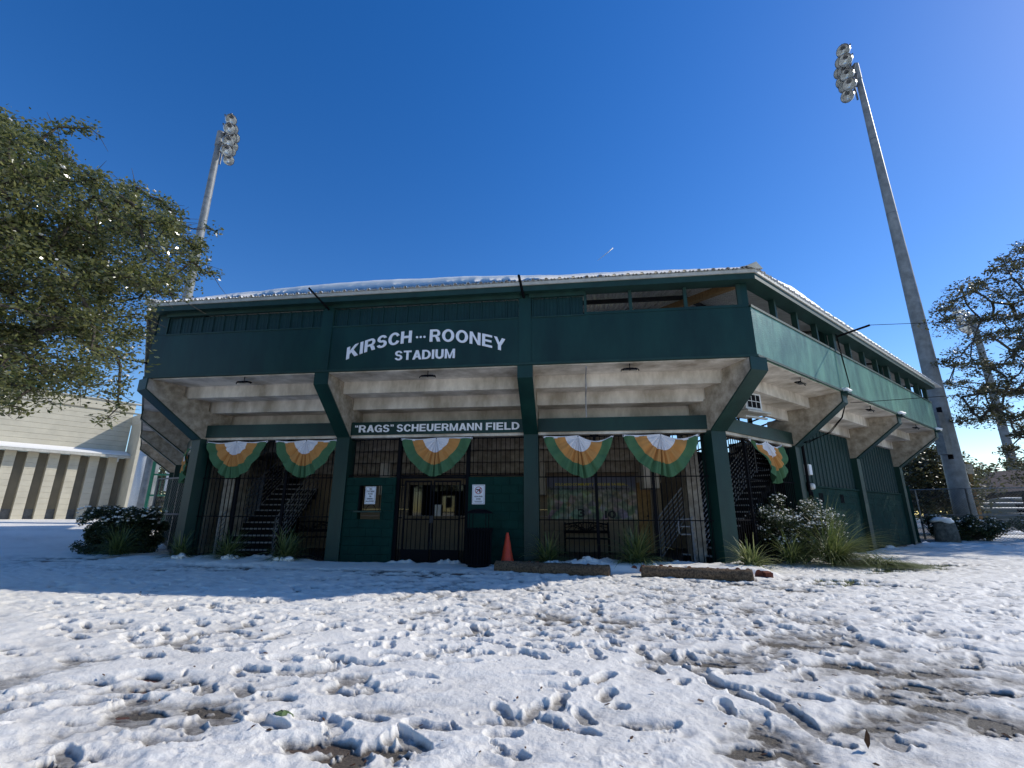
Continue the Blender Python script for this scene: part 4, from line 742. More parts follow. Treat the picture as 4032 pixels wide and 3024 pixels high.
# ---------------------------------------------------------------- stairs and handrails
def stairs(label, loc, rz, n, wd, rise=.17, run=.27):
    t_ = thing('concrete_stairs', label, 'stairs', loc, rz)
    for i in range(n): box('step', 0, wd, i*run, i*run+run+.03, (i)*rise if i else 0, (i+1)*rise, M['dark'], t_); box('nosing', 0, wd, i*run-.012, i*run+.03, (i+1)*rise-.035, (i+1)*rise+.003, M['grey_rail'], t_)
    return t_
stairs('narrow stairs with pale nosings rising behind the left bar fence', (-9.45, 12.0, .05), R(7), 12, 1.35)
def slat_rail(name, label, p0, p1, h0, n, grp=None, ext=0):
    """railing with sloping slats following a stair from p0 to p1 (x,y,z of the foot line)"""
    t_ = thing(name, label, 'handrail', p0, 0, grp); d = Vector(p1)-Vector(p0)
    for k in range(n+1):
        z = h0*k/n; MB().tube([(0, 0, z), (d.x, d.y, d.z+z)], .02 if k in (n,) else .014, 5).obj('slat' if k < n else 'top_rail', M['grey_rail'], t_)
    for f_ in (0, 1): MB().tube([(d.x*f_, d.y*f_, d.z*f_-(.1 if f_ else .0)), (d.x*f_, d.y*f_, d.z*f_+h0)], .022, 6).obj('rail_post', M['grey_rail'], t_)
    if ext:
        MB().tube([(0, 0, h0), (-ext, 0, h0-.02), (-ext-.03, 0, h0-.1), (-ext-.03, 0, h0-.3), (-ext, 0, h0-.36), (0, 0, h0-.36)], .02, 6).obj('handle_loop', M['grey_rail'], t_)
        MB().tube([(0, 0, h0-.18), (-ext, 0, h0-.18)], .016, 6).obj('handle_bar', M['grey_rail'], t_)
    return t_
slat_rail('stair_railing', 'inner slatted railing behind the right front bay starting by the dark doorway', (2.15, 13.1, .05), (4.65, 15.6, 2.45), 1.0, 8)
slat_rail('stair_railing', 'outer slatted railing with white looped handle behind the right front bay', (2.80, 12.25, .05), (5.4, 14.85, 2.45), 1.0, 8, ext=.28)
slat_rail('stair_railing', 'left stair railing inside the left front bay', (-9.50, 12.0, .05), (-9.9, 15.2, 2.2), .95, 7, ext=0)
slat_rail('stair_railing', 'right stair railing inside the left front bay', (-8.0, 12.2, .05), (-8.5, 15.3, 2.2), .95, 7, ext=0)
slat_rail('landing_railing', 'level railing along the upper stair landing in the right side bay', (5.4, 14.85, 2.5), (7.4, 16.85, 2.5), 1.0, 7)
st2 = stairs('concrete stairs between slatted railings behind the right corner column', (2.45, 12.55, .05), R(-45), 14, 1.0)
st2.location = (2.62, 12.75, .05)
# upper walkway railing seen against the sky through the gap in the seating
sr = thing('upper_railing', 'dark pipe railing seen against the sky through the seating gap', 'railing', (5.9, 16.0, 3.2))
for k in range(9):
    MB().tube([(-2.2, -1.2, -1.5+k*.26), (2.2, 1.2, .2+k*.26)], .028, 5).obj('rail', M['black'], sr)
MB().tube([(-.5, -.2, -3.1), (-.5, -.2, 1.6)], .035, 6).obj('rail_post', M['black'], sr)
MB().box(-.02, .1, .3, .42, -3.1, 1.9).obj('timber_post', M['wood'], sr)

# ---------------------------------------------------------------- bunting fans
def bunting(F, label, cx, y, z, wd, hgt, sagl, sagr, seed, blow=0):
    t_ = thing('bunting', label, 'bunting', F.W(cx, y, z-hgt), F.rz, 'pleated fan buntings hung along the front'); rr = random.Random(seed); nt_ = 120
    ph = [rr.uniform(0, 6) for _ in range(4)]
    def top(u): # header line, u -1..1
        s_ = sagl if u < 0 else sagr; q = abs(u); return hgt-s_*math.sin(math.pi*min(1, q))*.9
    def pt(r, th_):
        a = math.pi*th_; c, s_ = math.cos(a), math.sin(a); e = 2/1.5
        x = -math.copysign(abs(c)**e, c)*wd/2; dn = abs(s_)**e*hgt
        tw_ = (th_-.5)*(1+.5*math.cos((th_-.5)*math.pi)); pl_ = 1.5*abs(math.sin(tw_*math.pi*7+ph[0]*.3))**.7+.5*abs(math.sin(tw_*math.pi*13+ph[1]+r*.8))+.35*math.sin(th_*math.pi*5+ph[2]+r*3)-1
        fold = math.sin(r*15+5*abs(th_-.5)*math.pi)*max(0, abs(th_-.5)*2-.25)*.045; yy = -.11*r**.7*pl_*(1-.25*r)*(1-.7*min(1, abs(th_-.5)*2)**2)-fold*r*1.5-.03*math.sin(r*3)
        zz = top(-math.copysign(1, c)*abs(c)*r if r > 0 else 0)*(1-0)-dn*r
        x2 = x*r; z2 = zz+.004*math.sin(th_*math.pi*17+ph[0])*r
        if blow: x2 += blow*r*(1-th_)*s_*.9+blow*.35*s_*r; yy -= .25*r*s_*math.sin(th_*9)*.6
        return (x2, yy, z2)
    for nm, r0, r1, m in (('white_panel', 0, .37, 'b_white'), ('orange_panel', .37, .69, 'b_orange'), ('green_panel', .69, 1.0, 'b_green')):
        nr_ = 10; vs = [pt(r0+(r1-r0)*i/nr_, j/nt_) for i in range(nr_+1) for j in range(nt_+1)]
        fs = [(i*(nt_+1)+j, i*(nt_+1)+j+1, (i+1)*(nt_+1)+j+1, (i+1)*(nt_+1)+j) for i in range(nr_) for j in range(nt_)]
        link(nm, mesh(nm, vs, fs, M[m], True), t_)
    vs = []; n = 24
    for i in range(n+1):
        u = -1+2*i/n; zt = top(u); vs += [(u*wd/2*1.02, -.012, zt-.018), (u*wd/2*1.02, -.012, zt+.03), (u*wd/2*1.02, .004, zt+.03), (u*wd/2*1.02, .004, zt-.018)]
    fs = [(4*i+a, 4*i+4+a, 4*i+4+(a+1) % 4, 4*i+(a+1) % 4) for i in range(n) for a in range(4)]+[(0, 1, 2, 3), (4*n+3, 4*n+2, 4*n+1, 4*n)]
    link('header_band', mesh('header_band', vs, fs, M['b_white']), t_)
    for u in (-1, 0, 1): box('grommet', u*wd/2-.012, u*wd/2+.012, -.018, -.012, top(u)-.006, top(u)+.018, M['black'], t_)
for a, l, cx, wd, sl_, sr_ in ((1, 'leftmost fan bunting, hanging before the dark stairs', -8.81, 1.72, .05, .04), (2, 'second fan bunting from the left, beside the second column', -6.84, 1.72, .04, .03),
                         (3, 'fan bunting hanging over the entrance gate', -3.37, 1.80, .03, .0), (4, 'fan bunting above the sponsor poster, right of the third column', .14, 1.65, .02, .16),
                         (5, 'fan bunting above the stair railing, left of the right corner column', 2.07, 1.72, .02, .13)):
    bunting(Fr, l, cx, -.1+.12, 2.955, wd, .93, sl_, sr_, a)
bunting(Rt, 'wind twisted fan bunting in the right side bay', 2.28, -.02, 2.97, 1.8, 1.0, .12, .12, 9, blow=.55)
bunting(Lf, 'fan bunting seen nearly edge-on beyond the left corner column', -2.2, -.02, 2.96, 1.7, .96, .04, .04, 12)

# ---------------------------------------------------------------- signs
def sign(name, label, x0, x1, z0, z1, y):
    t_ = thing(name, label, 'sign', ((x0+x1)/2, y, z0)); w_ = (x1-x0)/2; h = z1-z0
    box('panel', -w_, w_, 0, .008, 0, h, M['paper'], t_)
    b_ = MB(); e = .018; t0 = .005
    for (a, c, d, f_) in ((-w_+e, w_-e, e, e+t0), (-w_+e, w_-e, h-e-t0, h-e), (-w_+e, -w_+e+t0, e+t0, h-e-t0), (w_-e-t0, w_-e, e+t0, h-e-t0)): b_.box(a, c, -.003, .001, d, f_)
    b_.obj('border', M['ink'], t_); return t_, w_, h
t_, w_, h = sign('food_sign', 'white sign reading NO OUTSIDE FOOD OR DRINKS ALLOWED in the ticket opening', -5.13, -4.86, 1.37, 1.79, FY+.03)
for i, (s_, wq) in enumerate((('NO', .06), ('OUTSIDE', .19), ('FOOD', .125), ('OR', .065), ('DRINKS', .17), ('ALLOWED', .21))):
    text_parts(s_, -wq/2, wq/2, .345-i*.059, .038, -.003, M['ink'], t_, each=False, name='lettering', bold=.02, depth=.002)
t_, w_, h = sign('gun_free_sign', 'white GUN FREE ZONE sign with red circle on the green block wall', -2.43, -2.12, 1.37, 1.83, FY+.038)
cz = .325; mb = MB(); n = 28
vs = [(r_*math.cos(2*math.pi*i/n), yy, cz+r_*math.sin(2*math.pi*i/n)) for yy in (-.004, .0) for r_ in (.088, .074) for i in range(n)]
fs = [(i, (i+1) % n, n+(i+1) % n, n+i) for i in range(n)]+[(i, 2*n+i, 2*n+(i+1) % n, (i+1) % n) for i in range(n)]
mb.add(vs, fs)
c45 = .0707; mb.add([(-.052-.006, -.0045, cz-.052+.006), (-.052+.006, -.0045, cz-.052-.006), (.052+.006, -.0045, cz+.052-.006), (.052-.006, -.0045, cz+.052+.006)], [(0, 1, 2, 3)])
mb.obj('red_circle', M['red_ink'], t_)
mb = MB(); mb.add([(-.06, -.0038, cz+.032), (.045, -.0038, cz+.024), (.05, -.0038, cz+.0), (.052, -.0038, cz-.05), (.022, -.0038, cz-.055), (.012, -.0038, cz-.004), (-.06, -.0038, cz+.006)], [(0, 6, 5, 4, 3, 2, 1)]); mb.obj('gun_symbol', M['ink'], t_)
text_parts('GUN FREE', -.1, .1, .165, .032, -.003, M['ink'], t_, each=False, name='lettering', bold=.03, depth=.002)
text_parts('ZONE', -.055, .055, .108, .032, -.003, M['ink'], t_, each=False, name='lettering', bold=.03, depth=.002)
for z, w2 in ((.068, .10), (.048, .085)): box('fine_print', -w2, w2, -.003, .0, z, z+.008, M['ink'], t_)
# sponsor poster on the back wall
pm = bpy.data.materials.new('faded_poster_print'); pm.use_nodes = True; t = pm.node_tree; b = t.nodes['Principled BSDF']; b.inputs['Roughness'].default_value = .6
tc = t.nodes.new('ShaderNodeTexCoord'); vo = t.nodes.new('ShaderNodeTexVoronoi'); vo.inputs['Scale'].default_value = 4.5; no = t.nodes.new('ShaderNodeTexNoise'); no.inputs['Scale'].default_value = 5; no.inputs['Detail'].default_value = 5
t.links.new(tc.outputs['Object'], vo.inputs['Vector']); t.links.new(tc.outputs['Object'], no.inputs['Vector'])
cr = t.nodes.new('ShaderNodeValToRGB'); e = cr.color_ramp.elements; e[0].position = .3; e[0].color = (.10, .13, .13, 1); e[1].position = .68; e[1].color = (.62, .62, .58, 1)
k = e.new(.48); k.color = (.30, .32, .22, 1); k = e.new(.56); k.color = (.50, .45, .33, 1)
t.links.new(no.outputs['Fac'], cr.inputs[0])
mx = t.nodes.new('ShaderNodeMix'); mx.data_type = 'RGBA'; mx.blend_type = 'MULTIPLY'; mx.inputs[0].default_value = .45
t.links.new(cr.outputs[0], mx.inputs[6]); t.links.new(vo.outputs['Color'], mx.inputs[7])
sxz = t.nodes.new('ShaderNodeSeparateXYZ'); t.links.new(tc.outputs['Object'], sxz.inputs[0])
mr = t.nodes.new('ShaderNodeMapRange'); mr.inputs['From Min'].default_value = .82; mr.inputs['From Max'].default_value = 1.0; t.links.new(sxz.outputs['Z'], mr.inputs[0])
m2 = t.nodes.new('ShaderNodeMix'); m2.data_type = 'RGBA'; t.links.new(mr.outputs[0], m2.inputs[0]); t.links.new(mx.outputs[2], m2.inputs[6]); m2.inputs[7].default_value = (.17, .18, .25, 1)
t.links.new(m2.outputs[2], b.inputs['Base Color'])
M['poster'] = pm
po = thing('sponsor_poster', 'large faded baseball sponsor poster on the beige back wall above the bench', 'poster', (.53, YB-.02, 1.0))
box('print', -1.35, 1.35, .0, .01, 0, 1.26, pm, po)
text_parts('DELGADO COMMUNITY COLLEGE BASEBALL', -1.1, 1.12, 1.0, .075, -.004, M['yellow_ink'], po, each=False, name='title_lettering', bold=.02, depth=.004)
text_parts('Special thanks to our 2024 Game Day Sponsors', -1.28, 1.15, .88, .07, -.004, M['ink'], po, each=False, name='lettering', bold=.01, depth=.004)
text_parts('3', -.42, -.22, .06, .24, -.004, M['ink'], po, each=False, name='numeral', bold=.03, depth=.004)
text_parts('10', .38, .72, .03, .22, -.004, M['ink'], po, each=False, name='numeral', bold=.03, depth=.004)

# ---------------------------------------------------------------- bench, bin, cone, logs, edging
def bench(label, loc, rz, wd=1.3):
    t_ = thing('metal_bench', label, 'bench', loc, rz, 'black cast iron benches inside the concourse'); w_ = wd/2
    for s_ in (-1, 1):
        x = s_*(w_-.02)
        MB().tube([(x, -.02, 0), (x, 0, .42), (x, .06, .86)], .02, 6).obj('leg', M['black'], t_)
        MB().tube([(x, -.48, 0), (x, -.45, .2), (x, -.44, .60), (x, -.36, .63), (x, 0, .60)], .02, 6).obj('armrest', M['black'], t_)
    for i in range(5): box('seat_slat', -w_, w_, -.46+i*.09, -.46+i*.09+.07, .40, .425, M['black'], t_)
    n = 16; arc = lambda u: .80+.06*math.cos(u*math.pi/2)
    MB().tube([(-w_+2*w_*i/n, .055, arc(-1+2*i/n)) for i in range(n+1)], .022, 6).obj('back_rail', M['black'], t_)
    box('back_slat', -w_, w_, .03, .05, .55, .63, M['black'], t_)
    mb = MB()
    for i in range(7):
        x = -w_+.1+i*(wd-.2)/6
        mb.tube([(0+x*.15, .045, .63), (x*.6, .05, .72), (x, .053, arc(x/w_))], .011, 5)
        if abs(x) > .1: mb.tube([(x, .045, .63), (x*.8, .05, .73), (x*.45, .053, arc(x*.45/w_))], .009, 5)
    mb.tube([(-w_, .05, .7), (-w_*.5, .05, .77), (0, .05, .66), (w_*.5, .05, .77), (w_, .05, .7)], .011, 5)
    mb.obj('scroll_back', M['black'], t_)
    return t_
bench('black scroll backed bench under the sponsor poster', (.34, 14.75, .05), 0)
bench('black scroll backed bench in the dark behind the left front bay', (-8.0, 13.9, .05), R(25))
tc_ = thing('trash_can', 'black slatted trash can with domed rain cover by the entrance', 'trash can', (-2.12, 10.72, .02))
MB().lathe([(.235, 0), (.235, .8)], 20).obj('liner', M['black'], tc_, smooth=False)
for i in range(26):
    a = 2*math.pi*i/26; c, s_ = math.cos(a), math.sin(a)
    MB().tube([(.265*c, .265*s_, .08), (.27*c, .27*s_, .7), (.31*c, .31*s_, .83)], .016, 4).obj('slat', M['black'], tc_)
for z, r_ in ((.08, .27), (.8, .3)):
    MB().tube([(r_*math.cos(2*math.pi*i/24), r_*math.sin(2*math.pi*i/24), z) for i in range(25)], .016, 5, cap=False).obj('hoop', M['black'], tc_)
for i in range(4):
    a = math.pi/4+math.pi/2*i; MB().tube([(.26*math.cos(a), .26*math.sin(a), .8), (.26*math.cos(a), .26*math.sin(a), 1.16)], .009, 5).obj('cover_strut', M['black'], tc_)
MB().lathe([(.30, 1.14), (.29, 1.16), (.2, 1.21), (.1, 1.235), (.01, 1.24)], 24).obj('rain_cover', M['black'], tc_, smooth=True)
tag(tc_.children[0], None)
tcn = thing('traffic_cone', 'tall orange traffic cone beside the trash can', 'cone', (-1.53, 11.08, .03))
MB().lathe([(.165, .03), (.15, .06), (.028, .70), (.02, .71)], 24).obj('cone_body', M['orange'], tcn, smooth=True)
box('cone_base', -.18, .18, -.18, .18, 0, .03, M['orange'], tcn)
def log(label, a, b_, r_):
    A, B = Vector((*a, r_*.85)), Vector((*b_, r_*.85)); n = 40; k = 18; d = (B-A); L = d.length; u = Vector((-d.y, d.x, 0)).normalized(); vs = []
    for i in range(n+1):
        p = A+d*i/n
        for j in range(k):
            t0 = 2*math.pi*j/k; q = r_*(1+.05*math.sin(i*.35+j*1.3)+.04*math.sin(i*1.1+j*2.9)+random.uniform(-.025, .025))
            v_ = p+u*math.cos(t0)*q+Vector((0, 0, 1))*math.sin(t0)*q; vs.append((v_-A)[:])
    fs = [(i*k+j, i*k+(j+1) % k, (i+1)*k+(j+1) % k, (i+1)*k+j) for i in range(n) for j in range(k)]+[tuple(range(k))[::-1], tuple(n*k+j for j in range(k))]
    o = link('log', mesh('log', vs, fs, M['log'], True), None, A); tag(o, label, 'log', 'logs laid along the planting bed'); return o
log('left brown log lying in front of the planting bed', (-1.62, 10.08), (.62, 9.55), .125)
log('right brown log lying before the brick edging', (1.22, 9.68), (3.08, 9.30), .12)
def scallop(wd, h, th_):
    n = 8; prof = [(-wd/2, 0), (wd/2, 0)]+[(wd/2*math.cos(math.pi*i/n), h*.5+h*.5*math.sin(math.pi*i/n)) for i in range(n+1)]
    k = len(prof); vs = [(x, 0, z) for x, z in prof]+[(x, th_, z) for x, z in prof]
    return mesh('edging_block', vs, [tuple(range(k)), tuple(range(k, 2*k))[::-1]]+[(i, i+k, (i+1) % k+k, (i+1) % k) for i in range(k)], M['brick'])
sm = scallop(.148, .25, .05)
k = 0
for (x0, y0, x1, y1, n, lab) in ((-1.0, 10.62, .42, 10.30, 9, 'scalloped red edging block in the shade of the left log'), (1.15, 10.22, 3.35, 9.78, 14, 'scalloped red edging block behind the right log')):
    for i in range(n):
        if (i*5) % 7 == 3 and n == 9: continue
        f_ = i/(n-1.); o = link('edging_block', sm, None, (x0+(x1-x0)*f_, y0+(y1-y0)*f_+random.uniform(-.02, .02), -.065+random.uniform(-.02, .02)), math.atan2(y1-y0, x1-x0)+random.uniform(-.08, .08))
        tag(o, lab, 'edging block', 'scalloped edging blocks, '+('left row' if n == 9 else 'right row'))
for i, (x, y) in enumerate(((3.42, 9.62), (3.46, 9.80))):
    o = box('corner_brick', -.06, .06, -.08, .08, 0, .14, M['brick'], None); o.location = (x, y, .0); tag(o, ('front' if i == 0 else 'rear')+' red brick closing the bed corner at the right log end', 'brick')

# ---------------------------------------------------------------- fittings on the building
def floodlight(F, x, label):
    t_ = thing('floodlight', label, 'floodlight', F.W(x, -1.26, 4.22), F.rz, 'dark floodlights hung under the parapet'); t_.scale = (.8, .8, .72)
    MB().tube([(0, 0, .0), (0, 0, .21)], .012, 6).obj('stem', M['black'], t_)
    MB().tube([(-.24, -.02, -.06), (-.22, -.01, .0), (-.08, 0, .035), (.08, 0, .035), (.22, -.01, .0), (.24, -.02, -.06)], .016, 6).obj('yoke', M['black'], t_)
    MB().add([(-.2, -.09, -.03), (.2, -.09, -.03), (.2, .12, .0), (-.2, .12, .0), (-.17, -.07, .02), (.17, -.07, .02), (.17, .09, .04), (-.17, .09, .04)], [(0, 3, 2, 1), (4, 5, 6, 7), (0, 1, 5, 4), (1, 2, 6, 5), (2, 3, 7, 6), (3, 0, 4, 7)]).obj('housing', M['black'], t_)
    MB().add([(-.17, -.07, -.034), (-.02, -.07, -.034), (-.02, .09, -.012), (-.17, .09, -.012)], [(0, 3, 2, 1)]).obj('lens', M['steel'], t_)
    MB().add([(.02, -.07, -.034), (.17, -.07, -.034), (.17, .09, -.012), (.02, .09, -.012)], [(0, 3, 2, 1)]).obj('lens', M['steel'], t_)
floodlight(Fr, -7.89, 'floodlight under the parapet of the left front bay')
floodlight(Fr, -3.27, 'floodlight under the parapet below the stadium lettering')
floodlight(Fr, 1.30, 'floodlight under the parapet of the right front bay')
floodlight(Rt, 1.75, 'nearest floodlight under the right side parapet')
floodlight(Rt, 6.7, 'middle floodlight under the right side parapet')
floodlight(Rt, 11.6, 'farthest floodlight under the right side parapet')
cp = thing('conduit_pipe', 'grey vertical conduit across the concrete soffit of the right front bay', 'pipe', (.36, 10.02, 0))
MB().tube([(0, 0, 4.30), (0, .62, 4.26), (0, .66, 4.22), (0, .67, 3.98), (0, 1.2, 3.95), (0, 1.27, 3.7), (0, 1.28, 3.42)], .018, 6).obj('conduit', M['grey_rail'], cp)
MB().tube([(0, .66, 4.1), (0, .67, 4.03)], .026, 6).obj('coupling', M['grey_rail'], cp)
def aircon(label, p, rz):
    t_ = thing('air_conditioner', label, 'air conditioner', p, rz, 'window air conditioners under the side seating')
    box('casing', -.3, .3, -.25, .25, 0, .42, M['white'], t_); box('grille', -.24, .24, -.256, -.25, .05, .37, M['black'], t_)
    for i in range(3): box('grille_bar', -.25+i*.165, -.235+i*.165, -.262, -.257, .05, .37, M['white'], t_)
    box('grille_bar', -.24, .24, -.262, -.257, .2, .215, M['white'], t_)
    box('shelf', -.45, .4, -.4, .3, -.1, -.06, M['trim'], t_); box('shelf', -.5, .3, -.36, -.3, -.24, -.2, M['trim'], t_)
p = Rt.W(1.75, .5, 4.02); aircon('white air conditioner on a shelf behind the right corner bracket', (4.28, 12.0, 3.62), R(35))
p = Lf.W(-2.6, .6, 3.0); aircon('white air conditioner under the left side brackets', p, R(-45))
em = thing('electric_meter', 'round glass electric meter on the right side wall', 'meter', Rt.W(4.62, -.02, 1.93), R(45))
MB().lathe([(.09, 0), (.09, .08), (.07, .12), (.02, .13)], 16).obj('glass_dome', M['white'], em, rot=(R(90), 0, 0))
box('meter_base', -.1, .1, 0, .06, -.14, .12, M['black'], em)
for dx in (.02,): MB().tube([(dx, -.02, -.14), (dx, -.02, -1.9)], .03, 6).obj('conduit', M['black'], em)
MB().tube([(-.12, -.02, -1.9), (-.12, -.02, 1.25)], .04, 6).obj('conduit', M['black'], em)
eb = thing('junction_box', 'white junction box above the electric meter', 'box', Rt.W(4.75, .02, 2.26), R(45))
box('casing', -.1, .1, -.08, .06, 0, .3, M['white'], eb); box('cover', -.085, .085, -.09, -.081, .02, .28, M['paper'], eb)
wb = thing('cable_bundle', 'loose black cables hanging from the second right side bracket', 'cable', Rt.W(4.3, -1.42, 6.05), R(45))
for i in range(3):
    o_ = .035*i; MB().tube([(o_, 0, 0), (.05+o_, -.03, -.8), (.12+o_*.5, -.06, -1.5), (.12, .03, -1.75), (.25+o_, .3, -2.3), (.35+o_*2, .7, -2.65), (-.1+o_, 1.1, -2.95+o_), (.1, 1.35, -2.9)], .008, 5).obj('cable', M['wire'], wb)
for (lab, a, b_) in (('upper power wire from the right side flag arm to the trees', Rt.W(4.43, -2.2, 6.1), (38, 27, 13.0)), ('lower power wire from the right side bracket past the tall pole', Rt.W(4.5, -1.4, 4.1), (38, 24, 9.2))):
    o = thing('power_wire', lab, 'wire', a); A, B = Vector(a), Vector(b_)
    MB().tube([((A.lerp(B, i/20.)-A)+Vector((0, 0, -.5*math.sin(math.pi*i/20)))) for i in range(21)], .008, 4).obj('wire', M['wire'], o)

# ---------------------------------------------------------------- snow lying on things
def hprof(kx, tab):
    xs2, ys2 = zip(*tab); return np.interp(kx, xs2, ys2)
def snow_strip(F, tab, seed, jag=.015):
    xs = np.arange(F.x0-(.85 if F.mit[0] else .1), F.x1+(.85 if F.mit[1] else .1), .045)
    v = np.linspace(0, 1, 26); prof_y = -1.53+ (v**1.6)*7.6; prof = 1-np.exp(-v*22)
    XX, VV = np.meshgrid(xs, v, indexing='ij'); YY = np.broadcast_to(prof_y, XX.shape).copy()
    T_ = hprof(XX, tab)+.10*(fbm(XX*.6, VV*5, 3, seed)-.5)*np.minimum(1, hprof(XX, tab)/.2)
    # thick near the eave, thinner up the slope
    sh = np.sin(np.clip(v/.16, 0, 1)*math.pi/2)**.6; back = 1-.35*sst(.25, .7, VV)
    H_ = .85*T_*sh[None, :]*back + .018*fbm(XX*4, YY*7, 3, seed+3)
    YY = YY - .03*fbm(XX*6, VV*3, 2, seed+5)*(VV < .1) + .02
    if F.mit[1]: XX = np.minimum(XX, F.x1-T8*YY)
    if F.mit[0]: XX = np.maximum(XX, F.x0+T8*YY)
    ZZ = 6.315+(YY+1.62)*SL+.03+H_
    c, s_ = math.cos(F.rz), math.sin(F.rz)
    Vx = np.stack([F.o[0]+XX*c-YY*s_, F.o[1]+XX*s_+YY*c, ZZ], -1)
    Vb = Vx.copy(); Vb[..., 2] = 6.312+(YY+1.62)*SL+.02
    n0, n1 = XX.shape; idx = np.arange(n0*n1).reshape(n0, n1)
    f1 = np.stack([idx[:-1, :-1], idx[:-1, 1:], idx[1:, 1:], idx[1:, :-1]], -1).reshape(-1, 4)[:, ::-1]
    off = n0*n1; e = idx[:, 0]; f2 = np.stack([e[:-1], e[1:], e[1:]+off, e[:-1]+off], -1)
    return np.concatenate([Vx.reshape(-1, 3), Vb.reshape(-1, 3)]), np.concatenate([f1, f2])
vs_, fs_ = [], []; k = 0
for F, tab, sd_ in ((Fr, [(-10.6, .06), (-10, .10), (-8.5, .22), (-6.8, .33), (-5.4, .39), (-4.6, .40), (-2.5, .35), (-1.4, .27), (-.2, .20), (1.85, .17), (3.2, .10), (4.2, .06)], 201),
                    (Rt, [(-.8, .12), (.3, .26), (1.0, .36), (1.8, .50), (2.6, .42), (3.6, .34), (6, .36), (9, .33), (12, .34), (14.5, .28)], 231), (Lf, [(-15, .3), (-6, .32), (0, .2), (.5, .08)], 261)):
    a, b_ = snow_strip(F, tab, sd_); vs_.append(a); fs_.append(b_+k); k += len(a)
o = link('roof_snow', npmesh('roof_snow', np.concatenate(vs_), np.concatenate(fs_), M['snow2'], True)); tag(o, 'thick rounded blanket of snow on the stadium roof', 'snow', kind='stuff')
def blob(name, label, c, r, flat=.6, grp=None, m='snow2', sd_=0, parent=None):
    n, k = 12, 8; vs = []
    for i in range(k+1):
        ph_ = math.pi*i/k
        for j in range(n):
            t0 = 2*math.pi*j/n; q = 1+.18*math.sin(3*t0+sd_)+.12*math.sin(5*ph_+2*t0+sd_)
            vs.append((r[0]*q*math.sin(ph_)*math.cos(t0), r[1]*q*math.sin(ph_)*math.sin(t0), r[2]*q*math.cos(ph_)))
    fs = [(i*n+j, i*n+(j+1) % n, (i+1)*n+(j+1) % n, (i+1)*n+j) for i in range(k) for j in range(n)]
    o = link(name, mesh(name, vs, [f[::-1] for f in fs], M[m], True), parent, c)
    if label: tag(o, label, 'snow', grp)
    return o
for i, x in enumerate((4.27, 9.15, 14.0)):
    blob('snow_cap', ('nearest', 'middle', 'farthest')[i]+' little snow cap on a right side bracket tip', Rt.W(x, -1.42, 4.41), (.15, .07, .07), sd_=i)
    Rt.box('bracket_ledge', x-.17, x+.17, -1.5, -1.366, 4.30, 4.36, M['green'])

# ---------------------------------------------------------------- plants
def strap_plant(name, label, c, n, L, wd, m, lean=(0, 0), spread=1.0, seed=0, grp=None, dry=None, up_=.9):
    rr = random.Random(seed); L *= 1.3; t_ = thing(name, label, 'plant', (c[0], c[1], c[2]+.05), 0, grp); mb = MB(); mp_ = MB()
    for i in range(n):
        a = rr.uniform(0, 2*math.pi); l_ = L*rr.uniform(.55, 1.1); el = rr.uniform(.35, 1.45)*up_; w_ = wd*rr.uniform(.6, 1.2)
        d = Vector((math.cos(a)*math.cos(el)*spread+lean[0], math.sin(a)*math.cos(el)*spread+lean[1], math.sin(el))).normalized()
        side = Vector((-d.y, d.x, 0)).normalized(); p = Vector((rr.gauss(0, .05)*spread, rr.gauss(0, .05)*spread, 0)); vs = []; ns = 6; v_ = d.copy()
        for k in range(ns+1):
            f_ = k/ns; ww = w_*(1-.85*f_**1.5)*(.6+.4*min(1, f_*4)); q = side*ww*.5
            vs += [(p-q)[:], (p+Vector((0, 0, -.15*ww)))[:], (p+q)[:]]
            v_ = (v_+Vector((lean[0]*.08, lean[1]*.08, -.12*(1+f_*2.0)*(1.3-.5*math.sin(el))))).normalized(); p = p+v_*l_/ns
            if p.z < .015: p.z = .015
        tgt = mp_ if (dry and rr.random() < dry) else mb
        tgt.add(vs, [(3*k+j, 3*k+j+1, 3*k+j+4, 3*k+j+3) for k in range(ns) for j in (0, 1)])
    tag(mb.obj('leaves', M[m], t_), kind='stuff')
    if dry: tag(mp_.obj('pale_leaves', M['blade_pale'], t_), kind='stuff')
    return t_
def snow_lumps(parent, pts, nm='snow_lump'):
    mb = MB()
    for i, (x, y, z, r_) in enumerate(pts):
        k0 = len(mb.v); n, k = 9, 6
        for a in range(k+1):
            ph_ = math.pi*a/k
            for j in range(n):
                t0 = 2*math.pi*j/n; q = 1+.25*math.sin(3*t0+i)+.2*math.sin(4*ph_+t0*2+i*2)
                mb.v.append((x+r_*q*math.sin(ph_)*math.cos(t0), y+r_*q*math.sin(ph_)*math.sin(t0), z+r_*.6*q*math.cos(ph_)))
        for a in range(k):
            for j in range(n): mb.f.append((k0+(a+1)*n+j, k0+(a+1)*n+(j+1) % n, k0+a*n+(j+1) % n, k0+a*n+j))
    o = mb.obj(nm, M['snow2'], parent, smooth=True); tag(o, kind='stuff'); return o
